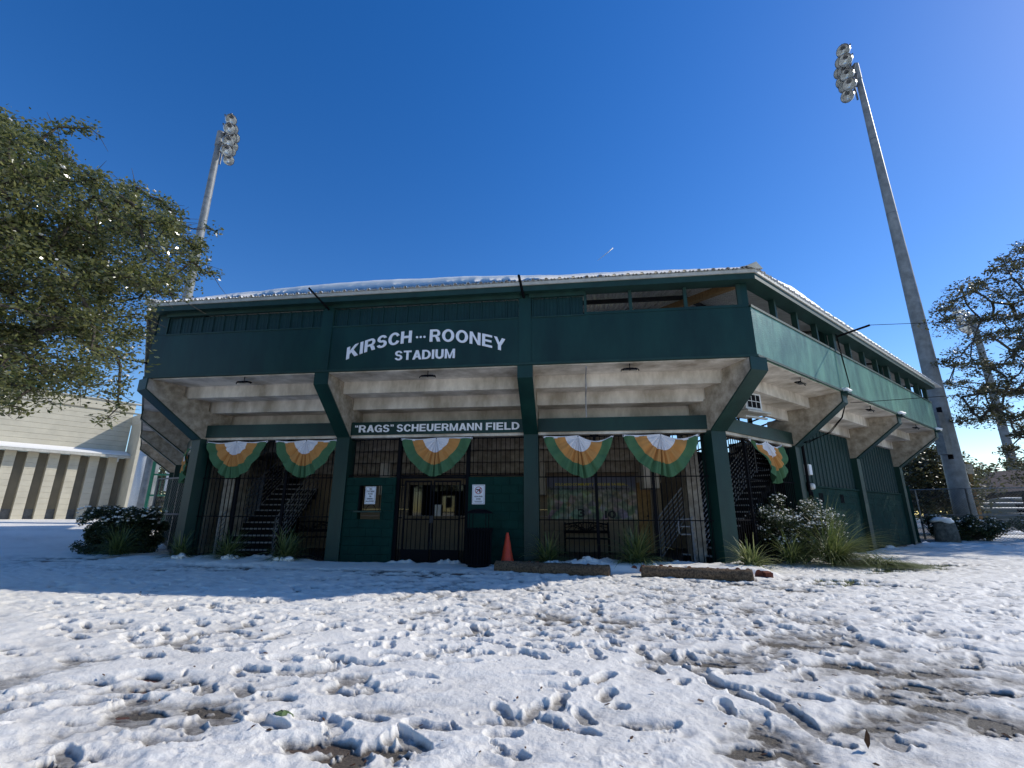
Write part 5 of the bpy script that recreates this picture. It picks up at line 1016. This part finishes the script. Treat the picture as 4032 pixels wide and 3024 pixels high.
specs = [ ('strap leaved plant with snow, leftmost in the shaded bed by the left stairs', (-8.35, 11.0), 110, .62, 'blade', .25, 1),
         ('strap leaved plant with snow near the second column', (-6.75, 10.85), 120, .60, 'blade', .3, 2),
         ('strap leaved plant right of the third column with a snow heap at its side', (-.62, 10.98), 110, .60, 'blade', .35, 3),
         ('large arching strap leaved plant before the bench', (1.28, 10.9), 210, .72, 'blade', .5, 4),
         ('yellow green strap leaved plant at the foot of the right corner column', (3.55, 10.72), 150, .52, 'blade', .75, 5),
         ('dark strap leaved plant at the foot of the left corner column', (-9.6, 11.0), 90, .5, 'blade', .1, 6),
         ('drooping grassy plant at the foot of the clipped hedge', (-11.7, 11.35), 170, .62, 'blade', .1, 7)]
for lab, (x, y), n, L, m, dry, sd_ in specs:
    q = strap_plant('strap_leaf_plant', lab, (x, y, .05), int(n*1.5), L, .036, m, seed=sd_, up_=1.0, grp='strap leaved plants along the stadium front', dry=dry)
    if sd_ in (1, 2, 3, 4, 6): snow_lumps(q, [(random.uniform(.0, .35), random.uniform(-.35, -.1), random.uniform(-.02, .06), random.uniform(.04, .085)) for _ in range(16)])
q = strap_plant('ornamental_grass', 'bright green fountain grass drooping over the snow below the snowy shrub', (5.85, 12.2, .05), 900, 1.15, .016, 'blade', lean=(.25, -.2), spread=1.5, seed=21, dry=.3, up_=.95)
q = strap_plant('ornamental_grass', 'low spread of grass ending at the mossy patch on the right', (6.75, 12.1, .03), 800, .85, .016, 'blade', lean=(.55, .0), spread=1.8, seed=22, dry=.35, up_=.6)
q = strap_plant('ornamental_grass', 'upright grass clump beside the right side fence', (4.9, 12.1, .05), 170, .8, .02, 'blade', spread=.9, seed=23, dry=.25)
# low grass showing through the snow on the right
mb = MB(); rr = random.Random(4)
for (gx, gy) in D['grass']:
    for _ in range(170):
        x = gx+rr.gauss(0, .28); y = gy+rr.gauss(0, .14); h = rr.uniform(.03, .075); a = rr.uniform(0, 3.14); dx, dy = math.cos(a)*.008, math.sin(a)*.008; lx, ly = rr.gauss(0, .03), rr.gauss(0, .03)
        mb.add([(x-dx, y-dy, 0), (x+dx, y+dy, 0), (x+lx, y+ly, h)], [(0, 1, 2)])
tag(mb.obj('grass', M['blade_pale']), 'short yellow green grass showing through melted snow at right', 'grass', kind='stuff')

def leaf_cloud(centres, radii, n_each, size, seed, flat=.75, droop=.0):
    """many small folded leaves: returns vertex and face arrays"""
    rg = np.random.default_rng(seed); C = np.repeat(np.asarray(centres, float), n_each, axis=0); Rd = np.repeat(np.asarray(radii, float), n_each)
    N = len(C); d = rg.normal(size=(N, 3)); d /= np.linalg.norm(d, axis=1)[:, None]; rad = rg.random(N)**.5*Rd*1.15
    P_ = C+d*rad[:, None]*np.array([1, 1, flat]); P_[:, 2] -= droop*rg.random(N)
    ax = rg.normal(size=(N, 3)); ax[:, 2] *= .6; ax /= np.linalg.norm(ax, axis=1)[:, None]
    nn_ = rg.normal(size=(N, 3))+np.array([0, 0, .9]); sd_ = np.cross(ax, nn_); sd_ /= np.linalg.norm(sd_, axis=1)[:, None]
    s_ = size*(.6+.8*rg.random(N))[:, None]
    v = np.stack([P_-ax*s_*.5, P_+sd_*s_*.24, P_+ax*s_*.5, P_-sd_*s_*.24], 1).reshape(-1, 3)
    return v, np.arange(N*4).reshape(-1, 4)
def tree(name, label, centres, rad, n_each, size, trunk, mleaf, seed, grp=None, tw_r=.012, mb_=None, bark='bark', base_r=.3, snow=0, extra=(), flat=.7):
    """trunk: list of points from the ground up to where limbs start; every clump is joined to the tree by a branch"""
    base = Vector(trunk[0]); t_ = thing(name, label, 'tree', base, 0, grp); nc0 = len(centres); centres = list(centres)+[tuple(c) for c in extra]
    pts = [Vector(p) for p in centres]; order = sorted(range(len(pts)), key=lambda i: (pts[i]-Vector(trunk[-1])).length)
    nodes = [Vector(p) for p in trunk]; par = [max(i-1, 0) for i in range(len(trunk))]; cnt = [0]*len(trunk)
    for i in order:
        p = pts[i]; best = min(range(len(trunk)-1, len(nodes)), key=lambda j: (nodes[j]-p).length+.12*(nodes[j]-nodes[len(trunk)-1]).length)
        nodes.append(p); par.append(best); cnt.append(0)
    for i in range(len(nodes)-1, 0, -1): cnt[par[i]] += cnt[i]+1
    rr = random.Random(seed); m1 = MB(); tmb = MB()
    tmb.tube([n_-base for n_ in nodes[:len(trunk)]], [base_r*(1-.45*i/(len(trunk)-1)) for i in range(len(trunk))], 10)
    mx_ = max(cnt[len(trunk)-1], 1)
    rad_ = lambda i: tw_r+base_r*.5*(cnt[i]/mx_)**.55
    for i in range(len(trunk), len(nodes)):
        a, b_ = nodes[par[i]], nodes[i]; m_ = a.lerp(b_, .5)+Vector((rr.gauss(0, .06), rr.gauss(0, .06), rr.gauss(0, .05)))*(b_-a).length
        r0 = min(rad_(i)*1.25, rad_(par[i]) if par[i] >= len(trunk) else base_r*.55); r1 = rad_(i)
        m1.tube([a-base, m_-base, b_-base], [r0, (r0+r1)/2, r1*.8], 5, cap=False)
        for _ in range(3):
            e = b_+Vector((rr.gauss(0, 1), rr.gauss(0, 1), rr.gauss(0, .6)))*rad*.75; m1.tube([b_-base, b_.lerp(e, .5)+Vector((0, 0, rr.gauss(0, .03)))-base, e-base], [tw_r*.7, tw_r*.5, tw_r*.25], 3, cap=False)
    tmb.obj('trunk', M[bark], t_, smooth=True); link('limbs', m1.mesh('limbs', M[bark], True), t_)
    v, f = leaf_cloud(centres, [rad*rr.uniform(.5, 1.45) if i < nc0 else rad*.55 for i in range(len(centres))], n_each, size, seed, flat=flat)
    v = v-np.array(base[:])[None, :]
    if extra:
        kp = np.arange(len(f)) < nc0*n_each; kp |= np.random.default_rng(seed).random(len(f)) < .3; f = f[kp]
        u_, f = np.unique(f, return_inverse=True); v = v[u_]; f = f.reshape(-1, 4)
    tag(link('crown', npmesh('crown', v, f, M[mleaf]), t_), kind='stuff')
    if snow:
        L_ = [(c[0]-base.x+rr.gauss(0, rad*.4), c[1]-base.y+rr.gauss(0, rad*.4), c[2]-base.z+rr.uniform(0, rad*.5), rr.uniform(.012, .032)*snow) for c in rr.sample(list(centres), int(len(centres)*.8))]
        snow_lumps(t_, L_, 'snow_clumps')
    return t_
tree('oak_tree', 'large evergreen oak reaching in from the left edge, snow caught in its leaves', D['LT'], .31, 265, .062,
     [(-13.5, 4.6, 0), (-13.2, 4.7, 1.6), (-12.6, 4.9, 3.2), (-11.4, 5.3, 4.3)], 'leafL', 3, base_r=.38, snow=.8, tw_r=.010, extra=[tuple(c) for c in D['LTW']]*1)
tree('oak_tree', 'tall dark oak with spreading limbs at the right edge behind the light pole', D['RT'], .62, 150, .14,
     [(37.5, 28.2, 0), (36.8, 28.8, 4.0), (35.6, 29.4, 7.4), (35.0, 29.6, 10.5)], 'leafR', 7, base_r=.5, tw_r=.022, snow=1.0, flat=.45)
tree('oak_tree', 'distant bushy oak sparkling between the stadium end and the light pole', D['BT'], 1.1, 260, .2,
     [(26.2, 31.5, .5), (26.1, 31.6, 2.4)], 'leafR', 9, base_r=.3, tw_r=.03, snow=2.5)
rr = random.Random(33)
cs = [(24.5+rr.gauss(0, 1.9), 23.2+rr.gauss(0, 1.7), 8.8+rr.gauss(0, 1.5)) for _ in range(150)]
tree('oak_tree', 'oak just beyond the right edge that dapples the right side wall and snow', [c for c in cs if c[0] > 21.2 and c[0]-c[1] > -2.2], .62, 120, .14, [(27.5, 22.0, 0), (27.2, 22.2, 3), (26.4, 22.6, 6)], 'leafR', 33, base_r=.35, tw_r=.02, flat=.5)
# bare winter tree and background trees behind the fence
def bare_tree(label, base, h, seed):
    rr = random.Random(seed); t_ = thing('bare_tree', label, 'tree', base); m1 = MB(); tr_ = MB(); tr_.tube([(0, 0, 0), (.1, 0, h*.4), (0, .1, h*.75)], [.09, .07, .04], 6)
    def br(p, d, L, r_, k):
        e = p+d*L; m1.tube([p, p.lerp(e, .5)+Vector((rr.gauss(0, .04), rr.gauss(0, .04), 0))*L, e], [r_, r_*.8, r_*.5], 4, cap=False)
        if k:
            for _ in range(3):
                d2 = (d+Vector((rr.gauss(0, .5), rr.gauss(0, .5), rr.gauss(.1, .35)))).normalized(); br(p.lerp(e, rr.uniform(.5, 1)), d2, L*.62, r_*.55, k-1)
    for i in range(9): br(Vector((.05, .05, h*rr.uniform(.3, .75))), Vector((rr.gauss(0, .6), rr.gauss(0, .6), .8)).normalized(), h*.35, .03, 3)
    tr_.obj('trunk', M['bark'], t_); m1.obj('branches', M['twig'], t_)
bare_tree('thin bare tree in front of the distant brown roof', (37.5, 39, .1), 8.5, 2)
bare_tree('second bare tree by the right edge beyond the fence', (43.5, 37, .1), 7.0, 5)
for i, (x, y, r_, h, lab) in enumerate(((34, 52, 4.5, 4.5, 'far dark tree mass low on the horizon behind the pole'), (62, 47, 5, 5, 'far dark tree at the right edge behind the house'), (-55, 60, 7, 8, 'far tree behind the cream hall'))):
    rr = random.Random(i+50); cs = [(x+rr.gauss(0, r_*.45), y+rr.gauss(0, r_*.45), 1.2+h*.55+rr.gauss(0, h*.28)) for _ in range(45)]
    tree('background_tree', lab, cs, 1.3, 120, .3, [(x, y, .5), (x, y, 2.5)], 'leafR', 60+i, base_r=.3, tw_r=.03)

def leafy_bush(name, label, c, dims, n, size, m, seed, snow, cat='shrub', box_=False):
    rr = random.Random(seed); t_ = thing(name, label, cat, c); cs = []
    for _ in range(190 if box_ else 70):
        if box_: cs.append((rr.uniform(-1, 1)*dims[0], rr.uniform(-1, 1)*dims[1], rr.uniform(.03, 1)*dims[2]))
        else:
            d = Vector((rr.gauss(0, 1), rr.gauss(0, 1), rr.gauss(0, 1))).normalized()*rr.uniform(.3, 1); cs.append((d.x*dims[0], d.y*dims[1], dims[2]*.55+d.z*dims[2]*.45))
    v, f = leaf_cloud(cs, [min(dims)*.26]*len(cs), n, size, seed, flat=1); tag(link('foliage', npmesh('foliage', v, f, M[m]), t_), kind='stuff')
    mb = MB()
    for q in cs[:40]: mb.tube([(q[0]*.15, q[1]*.15, 0), (q[0]*.6, q[1]*.6, q[2]*.6), q], [.014, .01, .005], 4, cap=False)
    mb.obj('stems', M['bark'], t_)
    if snow: 
        tops = sorted(cs, key=lambda q: -q[2])[:int(len(cs)*snow[0])]; L_ = []
        for q in tops:
            for _ in range(snow[2]): L_.append((q[0]+rr.gauss(0, .12), q[1]+rr.gauss(0, .12), q[2]+rr.uniform(.0, .16), rr.uniform(.5, 1.2)*snow[1]))
        snow_lumps(t_, L_, 'snow_clumps')
    return t_
leafy_bush('clipped_hedge', 'dark clipped hedge block with snow on top left of the stadium corner', (-12.75, 12.4, 0), (.82, .55, 1.2), 300, .06, 'shrub', 5, (.3, .035, 6), 'hedge', True)
leafy_bush('snowy_shrub', 'rounded shrub dotted with snow before the right side fence', (5.45, 12.95, 0), (1.1, .75, 1.6), 300, .045, 'shrub', 6, (.9, .024, 16))
leafy_bush('snowy_bush', 'dark snow flecked bush by the base of the tall right pole', (16.7, 23.5, 0), (1.6, .8, 1.15), 380, .08, 'shrub', 8, (.8, .035, 8))
leafy_bush('snowy_bush', 'low dark bush under the fence right of the tall pole', (23.0, 25.4, 0), (3.0, 1.0, 1.3), 300, .12, 'shrub', 18, (.5, .05, 3))

# ---------------------------------------------------------------- light poles
def lamp_pole(label, base, top, r0, r1, face, s_=1.0, aim=None):
    """stadium light pole; face = direction (unit xy) the lamps look"""
    t_ = thing('light_pole', label, 'light pole', base, 0, 'stadium floodlight poles'); H = top-base[2]
    MB().tube([(0, 0, H*i/12.) for i in range(13)], [r0+(r1-r0)*i/12. for i in range(13)], 20).obj('shaft', M['pole'], t_, smooth=True)
    for f_ in (.38, .62, .8): MB().tube([(0, 0, H*f_), (0, 0, H*f_+.05)], (r0+(r1-r0)*f_)*1.015, 20).obj('joint_band', M['steel'], t_)
    MB().lathe([(r1*1.25, H-1.1), (r1*1.25, H+.05), (r1*.8, H+.12)], 16).obj('head_sleeve', M['pole'], t_)
    fx, fy = face; lx, ly = -fy, fx
    def L(a, b_, z): return (fx*a+lx*b_, fy*a+ly*b_, z)
    for r_i, zz in enumerate((H+.75, H+.0, H-.75, H-1.5)):
        MB().tube([L(.28*s_, -1.1*s_, zz), L(.28*s_, 1.1*s_, zz)], .05, 6).obj('crossarm', M['steel'], t_)
        if r_i > 0: MB().tube([L(0, 0, zz), L(.28*s_, 0, zz)], .06, 6).obj('arm_bracket', M['steel'], t_)
        for q in (-.9, .0, .9) if r_i < 2 else (-.5, .5):
            c = Vector(L(.62*s_, q*s_, zz-.12)); ax_, ay_ = aim or face; d = Vector((ax_, ay_, -.55)).normalized(); u = Vector((-ay_, ax_, 0)); v_ = d.cross(u)
            prof = [(.10, -.42), (.2, -.34), (.36, -.12), (.40, .05), (.40, .12)]; n = 14; vs = []
            for (r_, a) in prof:
                for j in range(n):
                    t0 = 2*math.pi*j/n; vs.append((c+d*a*s_+(u*math.cos(t0)+v_*math.sin(t0))*r_*s_)[:])
            k = len(prof); fs = [(i*n+j, i*n+(j+1) % n, (i+1)*n+(j+1) % n, (i+1)*n+j) for i in range(k-1) for j in range(n)]+[tuple(range(n))[::-1]]
            lp = link('lamp_head', mesh('lamp_head', vs, fs, M['lamp'], True), t_)
            vs = []
            for (r_, a) in ((.05, -.20), (.20, -.14), (.32, -.02), (.375, .11)):
                for j in range(n):
                    t0 = 2*math.pi*j/n; vs.append((c+d*a*s_+(u*math.cos(t0)+v_*math.sin(t0))*r_*s_)[:])
            link('reflector', mesh('reflector', vs, [(i*n+(j+1) % n, i*n+j, (i+1)*n+j, (i+1)*n+(j+1) % n) for i in range(3) for j in range(n)]+[tuple(range(n))], M['reflector'], True), lp)
            MB().tube([c-d*.2*s_, c+d*.02*s_], .07*s_, 6).obj('bulb', M['lens'], lp)
            MB().box(c.x-.1, c.x+.1, c.y-.1, c.y+.1, c.z+.18*s_, c.z+.45*s_).obj('ballast', M['steel'], t_)
    MB().tube([L(.28, 0, H-2.5), L(.28, 0, H+.9)], .05, 6).obj('mast', M['steel'], t_)
    return t_
lamp_pole('tall pale light pole rising behind the roof at the left', (-23.9, 24.2, 0), 26.9, .36, .19, (.86, .51), .98, (.93, -.25))
lamp_pole('tall grey light pole in the foreground behind the right end of the stadium', (18.2, 25.3, 0), 28.1, .43, .14, (-.93, .37), .95, (-.85, -.52))
lamp_pole('small distant light pole seen through the right oak', (53.9, 65.7, .5), 27.0, .55, .34, (-.6, .8), 1.8)
pc = thing('utility_cabinet', 'grey steel cabinet strapped to the tall right light pole', 'cabinet', (17.55, 24.6, 3.9), R(20))
box('casing', -.28, .12, -.2, .2, 0, 2.0, M['steel'], pc); box('mounting_channel', .14, .2, -.1, .1, -.2, 2.3, M['black'], pc)

# ---------------------------------------------------------------- right background: bollard, chain fence, wall, bleachers, house
bo = thing('bollard', 'squat concrete bollard with a cap of snow right of the stadium', 'bollard', (15.15, 22.3, 0))
MB().lathe([(.42, -.2), (.40, .5), (.36, .80), (.27, .90)], 16).obj('post_body', M['post_c'], bo, smooth=True)
blob('snow_cap', None, (0, 0, .93), (.37, .37, .13), parent=bo)
def chain_fence(label, pts, h, z0, sp=2.4, mesh_=True):
    t_ = thing('chain_link_fence', label, 'fence', (*pts[0], z0), 0, 'chain link fences'); o_ = Vector((*pts[0], z0)); wm = MB()
    for (a, b_) in zip(pts, pts[1:]):
        A, B = Vector((*a, z0)), Vector((*b_, z0)); L = (B-A).length; d = (B-A)/L; n = max(1, round(L/sp))
        for i in range(n+1): MB().tube([A+d*L*i/n-o_, A+d*L*i/n-o_+Vector((0, 0, h))], .04, 6).obj('post', M['steel'], t_)
        for z in (h, .5*h, .05): MB().tube([A-o_+Vector((0, 0, z)), B-o_+Vector((0, 0, z))], .025, 5).obj('rail', M['steel'], t_)
        s_ = .11; k = int(L/s_)
        for i in range(-int(h/s_), k):
            for q in (1, -1):
                x0_, z0_ = i*s_, 0 if q > 0 else h; x1_, z1_ = i*s_+h, h if q > 0 else 0
                if x0_ < 0: z0_ += q*(-x0_); x0_ = 0
                if x1_ > L: z1_ -= q*(x1_-L); x1_ = L
                if x1_-x0_ < .02: continue
                p0, p1 = A-o_+d*x0_+Vector((0, 0, z0_)), A-o_+d*x1_+Vector((0, 0, z1_)); w2 = Vector((0, 0, .005))
                wm.add([p0-w2, p1-w2, p1+w2, p0+w2], [(0, 1, 2, 3)])
    tag(wm.obj('chain_mesh', M['steel'], t_), kind='stuff'); return t_
cs = []; rr = random.Random(91)
for a in list(np.arange(34, 66, .9))+list(np.arange(-66, -38, 1.2)):
    for _ in range(3): d_ = rr.uniform(95, 125); cs.append((d_*math.sin(R(a)), d_*math.cos(R(a)), rr.uniform(1.5, 7)))
v, f = leaf_cloud(cs, [3.6]*len(cs), 230, .9, 92, flat=.8)
tag(link('far_woods', npmesh('far_woods', v, f, M['leafR'])), 'far line of dull trees closing the horizon', 'woods', kind='stuff')
chain_fence('chain link fence running right from the stadium end past the tall pole', [(14.9, 26.4), (17.3, 23.7), (26, 21.0), (36, 18)], 2.3, 0)
chain_fence('chain link fence left of the stadium behind the hedge', [(-13.4, 13.9), (-11.6, 13.2)], 2.2, 0)
lw = block_wall(Face(14.2, 22.4, 62, 0, 0, (0, 0)), 'garden_wall', 'grey green block wall beyond the right end of the stadium', 0, 5.0, 0, 2.35, mat_='green_block', z0=0)
bs = thing('bleachers', 'low grey bleachers with snow lined rows behind the right fence', 'bleachers', (30, 31, .2))
for i in range(6):
    box('seat_plank', -6, 7, i*.8, i*.8+.3, .35+i*.32, .40+i*.32, M['steel'], bs); blob('snow_strip', None, (.5+random.uniform(-1, 1), i*.8+.15, .42+i*.32), (5.5, .14, .05), parent=bs, sd_=i)
for x in (-5, -2, 1, 4, 6.5): MB().tube([(x, -.2, 0), (x, 4.2, 2.0)], .05, 4).obj('stringer', M['steel'], bs)
for x in (-5, 6.5): MB().tube([(x, 4.2, 0), (x, 4.2, 2.8), (x, 2.2, 2.3)], .03, 5).obj('guard_rail', M['steel'], bs)
hs_ = thing('house', 'low house with a wide brown shingle roof beyond the right fence', 'house', (58, 56, .2), R(-42))
box('wall', -14, 14, -6, 6, 0, 3.2, M['cream_dark'], hs_)
MB().add([(-15, -7, 3.1), (15, -7, 3.1), (15, 7, 3.1), (-15, 7, 3.1), (-11, 0, 6.0), (11, 0, 6.0)], [(0, 1, 5, 4), (2, 3, 4, 5), (1, 2, 5), (3, 0, 4), (3, 2, 1, 0)]).obj('roof', M['shingle'], hs_)
for x in (-9, -3, 3, 9): box('window', x-.7, x+.7, -6.03, -5.98, 1.1, 2.4, M['glass'], hs_)
sp_ = thing('sign_post', 'pale wooden street sign post behind the fence right of the stadium end', 'sign post', (23.3, 31.4, .6)); box('timber_post', -.09, .09, -.09, .09, 0, 3.6, M['wood'], sp_); box('plate', -.22, .22, -.11, -.09, 2.9, 3.5, M['trim'], sp_)

# ---------------------------------------------------------------- cream hall at the left
hall = thing('hall_building', 'long cream sided hall with vertical fins and a snowy lean-to eave at the left', 'building', (-35.7, 29.0, 0), R(59.5))
# local x runs along the facade to the right, local -y faces the camera side
fm = M['cream']
n_c = 10
for i in range(n_c):
    z0 = 5.6+i*.37; box('siding_course', -34, 3.3, 0, .2, z0, z0+.362, fm, hall, .012)
box('frieze_band', -34, 3.75, -.06, .2, 8.55, 8.62, M['cream_dark'], hall); 
MB().box(-34, 3.35, .02, .2, 8.62, 9.30).obj('parapet_band', fm, hall); box('coping', -34, 3.9, -.1, .3, 9.3, 9.38, M['trim'], hall)
MB().add([(-34, .3, 9.2), (-1.0, .3, 9.3), (-9, 9, 13.0), (-34, 9, 13.0), (-34, .3, 9.0), (-1, .3, 9.0)], [(0, 1, 2, 3), (0, 4, 5, 1)]).obj('roof', M['green_roof'], hall)
# lean-to with fins
MB().add([(-34, -1.2, 5.18), (3.5, -1.2, 5.18), (3.5, 0, 5.5), (-34, 0, 5.5), (-34, -1.2, 5.08), (3.5, -1.2, 5.08), (3.5, 0, 5.08), (-34, 0, 5.08)], [(0, 1, 2, 3), (0, 4, 5, 1), (4, 7, 6, 5), (1, 5, 6, 2)]).obj('eave', M['trim'], hall)
MB().add([(-34, -1.18, 5.20), (3.4, -1.18, 5.20), (3.3, -.02, 5.62), (-34, -.02, 5.66), (-34, -1.18, 5.3), (3.4, -1.18, 5.27)], [(4, 5, 2, 3), (0, 1, 5, 4)]).obj('eave_snow', M['snow2'], hall)
box('gutter', -34, 3.6, -1.32, -1.21, 5.0, 5.16, M['trim'], hall)
MB().tube([(2.7, -1.26, 5.0), (2.7, -1.26, 4.7)], .06, 6).obj('downspout', M['trim'], hall)
box('recess_wall', -34, 3.4, .1, .3, 0, 5.08, M['cream_dark'], hall)  # shade between the fins is put into this wall's colour
x = -33.5; k = 0
fin_c = [2.62-.535*2*i*1.0 for i in range(34)]
for xc in fin_c:
    for q in range(12):
        z0 = .5+q*.38
        if z0+.37 > 5.07: break
        box('fin_course', xc-.30, xc+.24, -.55, .09, z0, z0+.374, fm, hall, .008)
    box('base_opening', xc-.82, xc-.31, .06, .09, .55, 1.3, M['steel'], hall)
# end wall with pilaster that throws the slanted shade
box('end_wall', 3.4, 3.9, -2.4, .2, 0, 7.6, fm, hall); 
MB().add([(3.2, -2.7, 8.25), (4.15, -2.7, 8.25), (4.15, .2, 8.25), (3.2, .2, 8.25), (3.38, -2.45, 7.6), (3.95, -2.45, 7.6), (3.95, .2, 7.6), (3.38, .2, 7.6)], [(0, 1, 2, 3), (4, 5, 1, 0), (5, 6, 2, 1), (7, 4, 0, 3), (7, 6, 5, 4)]).obj('capital', M['trim'], hall)
lc = thing('round_column', 'pale round column standing between the hall and the left stadium brackets', 'column', (-24.6, 24.6, 0)); MB().lathe([(.55, 0), (.5, 5.2)], 24).obj('shaft', M['white'], lc, smooth=True)
gf = thing('green_gate_frame', 'bright green railing seen under the left stadium brackets', 'railing', (-19.5, 21.5, 0), R(30))
M['green_rail'] = mat('bright_green_rail', (.05, .30, .16), .5, .4)
for x in (-1.2, 0, 1.2): box('post', x-.06, x+.06, -.06, .06, 0, 4.2, M['green_rail'], gf)
for z in (1.9, 2.9, 4.1): box('rail', -1.2, 1.2, -.04, .04, z, z+.08, M['green_rail'], gf)
for i in range(14): box('baluster', -1.15+i*.17, -1.13+i*.17, -.015, .015, 1.98, 2.9, M['green_rail'], gf)
pb = thing('notice_board', 'white board behind the green railing at the left', 'board', (-20.6, 22.6, 2.2), R(30)); box('panel', -.6, .6, 0, .05, 0, 1.3, M['paper'], pb)

# a short vapour trail far off in the sky
o = tag(link('vapour_trail', MB().tube([(0, 0, 0), (28, 8, 26), (50, 12, 47)], [.3, 1.0, 1.6], 6).mesh('vapour_trail', M['snow2'], True), None, (93, 1299, 746)), 'short thin vapour trail in the blue sky above the roof', 'vapour trail', kind='stuff')
# fallen leaves on the snow
rr = random.Random(77)
lv = MB().add([(-.5, 0, 0), (-.15, -.22, .06), (.3, -.16, .02), (.55, 0, .09), (.3, .16, .02), (-.15, .22, .06)], [(0, 1, 2, 3, 4, 5)])
M['dead'] = mat('fallen_leaf', (.10, .045, .02), .7, .3, .5, 20)
lvm = lv.mesh('fallen_leaf', M['dead'])
def height(x, y):
    r0 = math.hypot(x, y); a = math.atan2(x, y); i = min(len(rs)-1, np.searchsorted(rs, r0)); j = min(len(azs)-1, np.searchsorted(azs, a)); return max(Z[i, j], 0)
mb = MB()
for i in range(170):
    y = 2.5+4.2*rr.random()**1.3; x = rr.uniform(-1.0, .95)*y*1.02; z = height(x, y)+.006
    s_ = rr.uniform(.02, .045); a = rr.uniform(0, 6.3); ca, sa = math.cos(a), math.sin(a); tx, ty = rr.gauss(0, .25), rr.gauss(0, .25)
    mb.add([(x+s_*(px*ca-py*sa), y+s_*(px*sa+py*ca), z+s_*(pz+px*tx+py*ty+.15)) for px, py, pz in lv.v], lv.f)
tag(mb.obj('leaf_litter', M['dead']), 'small brown leaves scattered over the foreground snow', 'leaves', kind='stuff')
o = link('fallen_leaf', lvm, None, (1.42, 2.93, height(1.42, 2.93)+.05), 0, (.08, .08, .08), (0, R(-80), .3)); tag(o, 'orange brown leaf standing upright in a footprint at lower right', 'leaf')
M['plastic_green'] = mat('green_wrapper', (.14, .2, .07), .4, .5, .4, 40)
rr = random.Random(8); vs = []
for i in range(7):
    for j in range(10):
        a = 2*math.pi*j/10; q = math.sin(math.pi*(i+.3)/6.6)*(.045+rr.uniform(-.014, .014)); vs.append((q*math.cos(a)*1.5, q*math.sin(a), .05*i/6+rr.uniform(-.006, .006)))
tag(link('wrapper', mesh('wrapper', vs, [(i*10+j, i*10+(j+1) % 10, (i+1)*10+(j+1) % 10, (i+1)*10+j) for i in range(6) for j in range(10)], M['plastic_green']), None, (-1.70, 2.90, height(-1.70, 2.90)-.035)), 'crumpled green wrapper lying in the slushy snow at lower left', 'wrapper')
print('faces', sum(len(o.data.polygons) for o in sc.objects if o.type == 'MESH'))
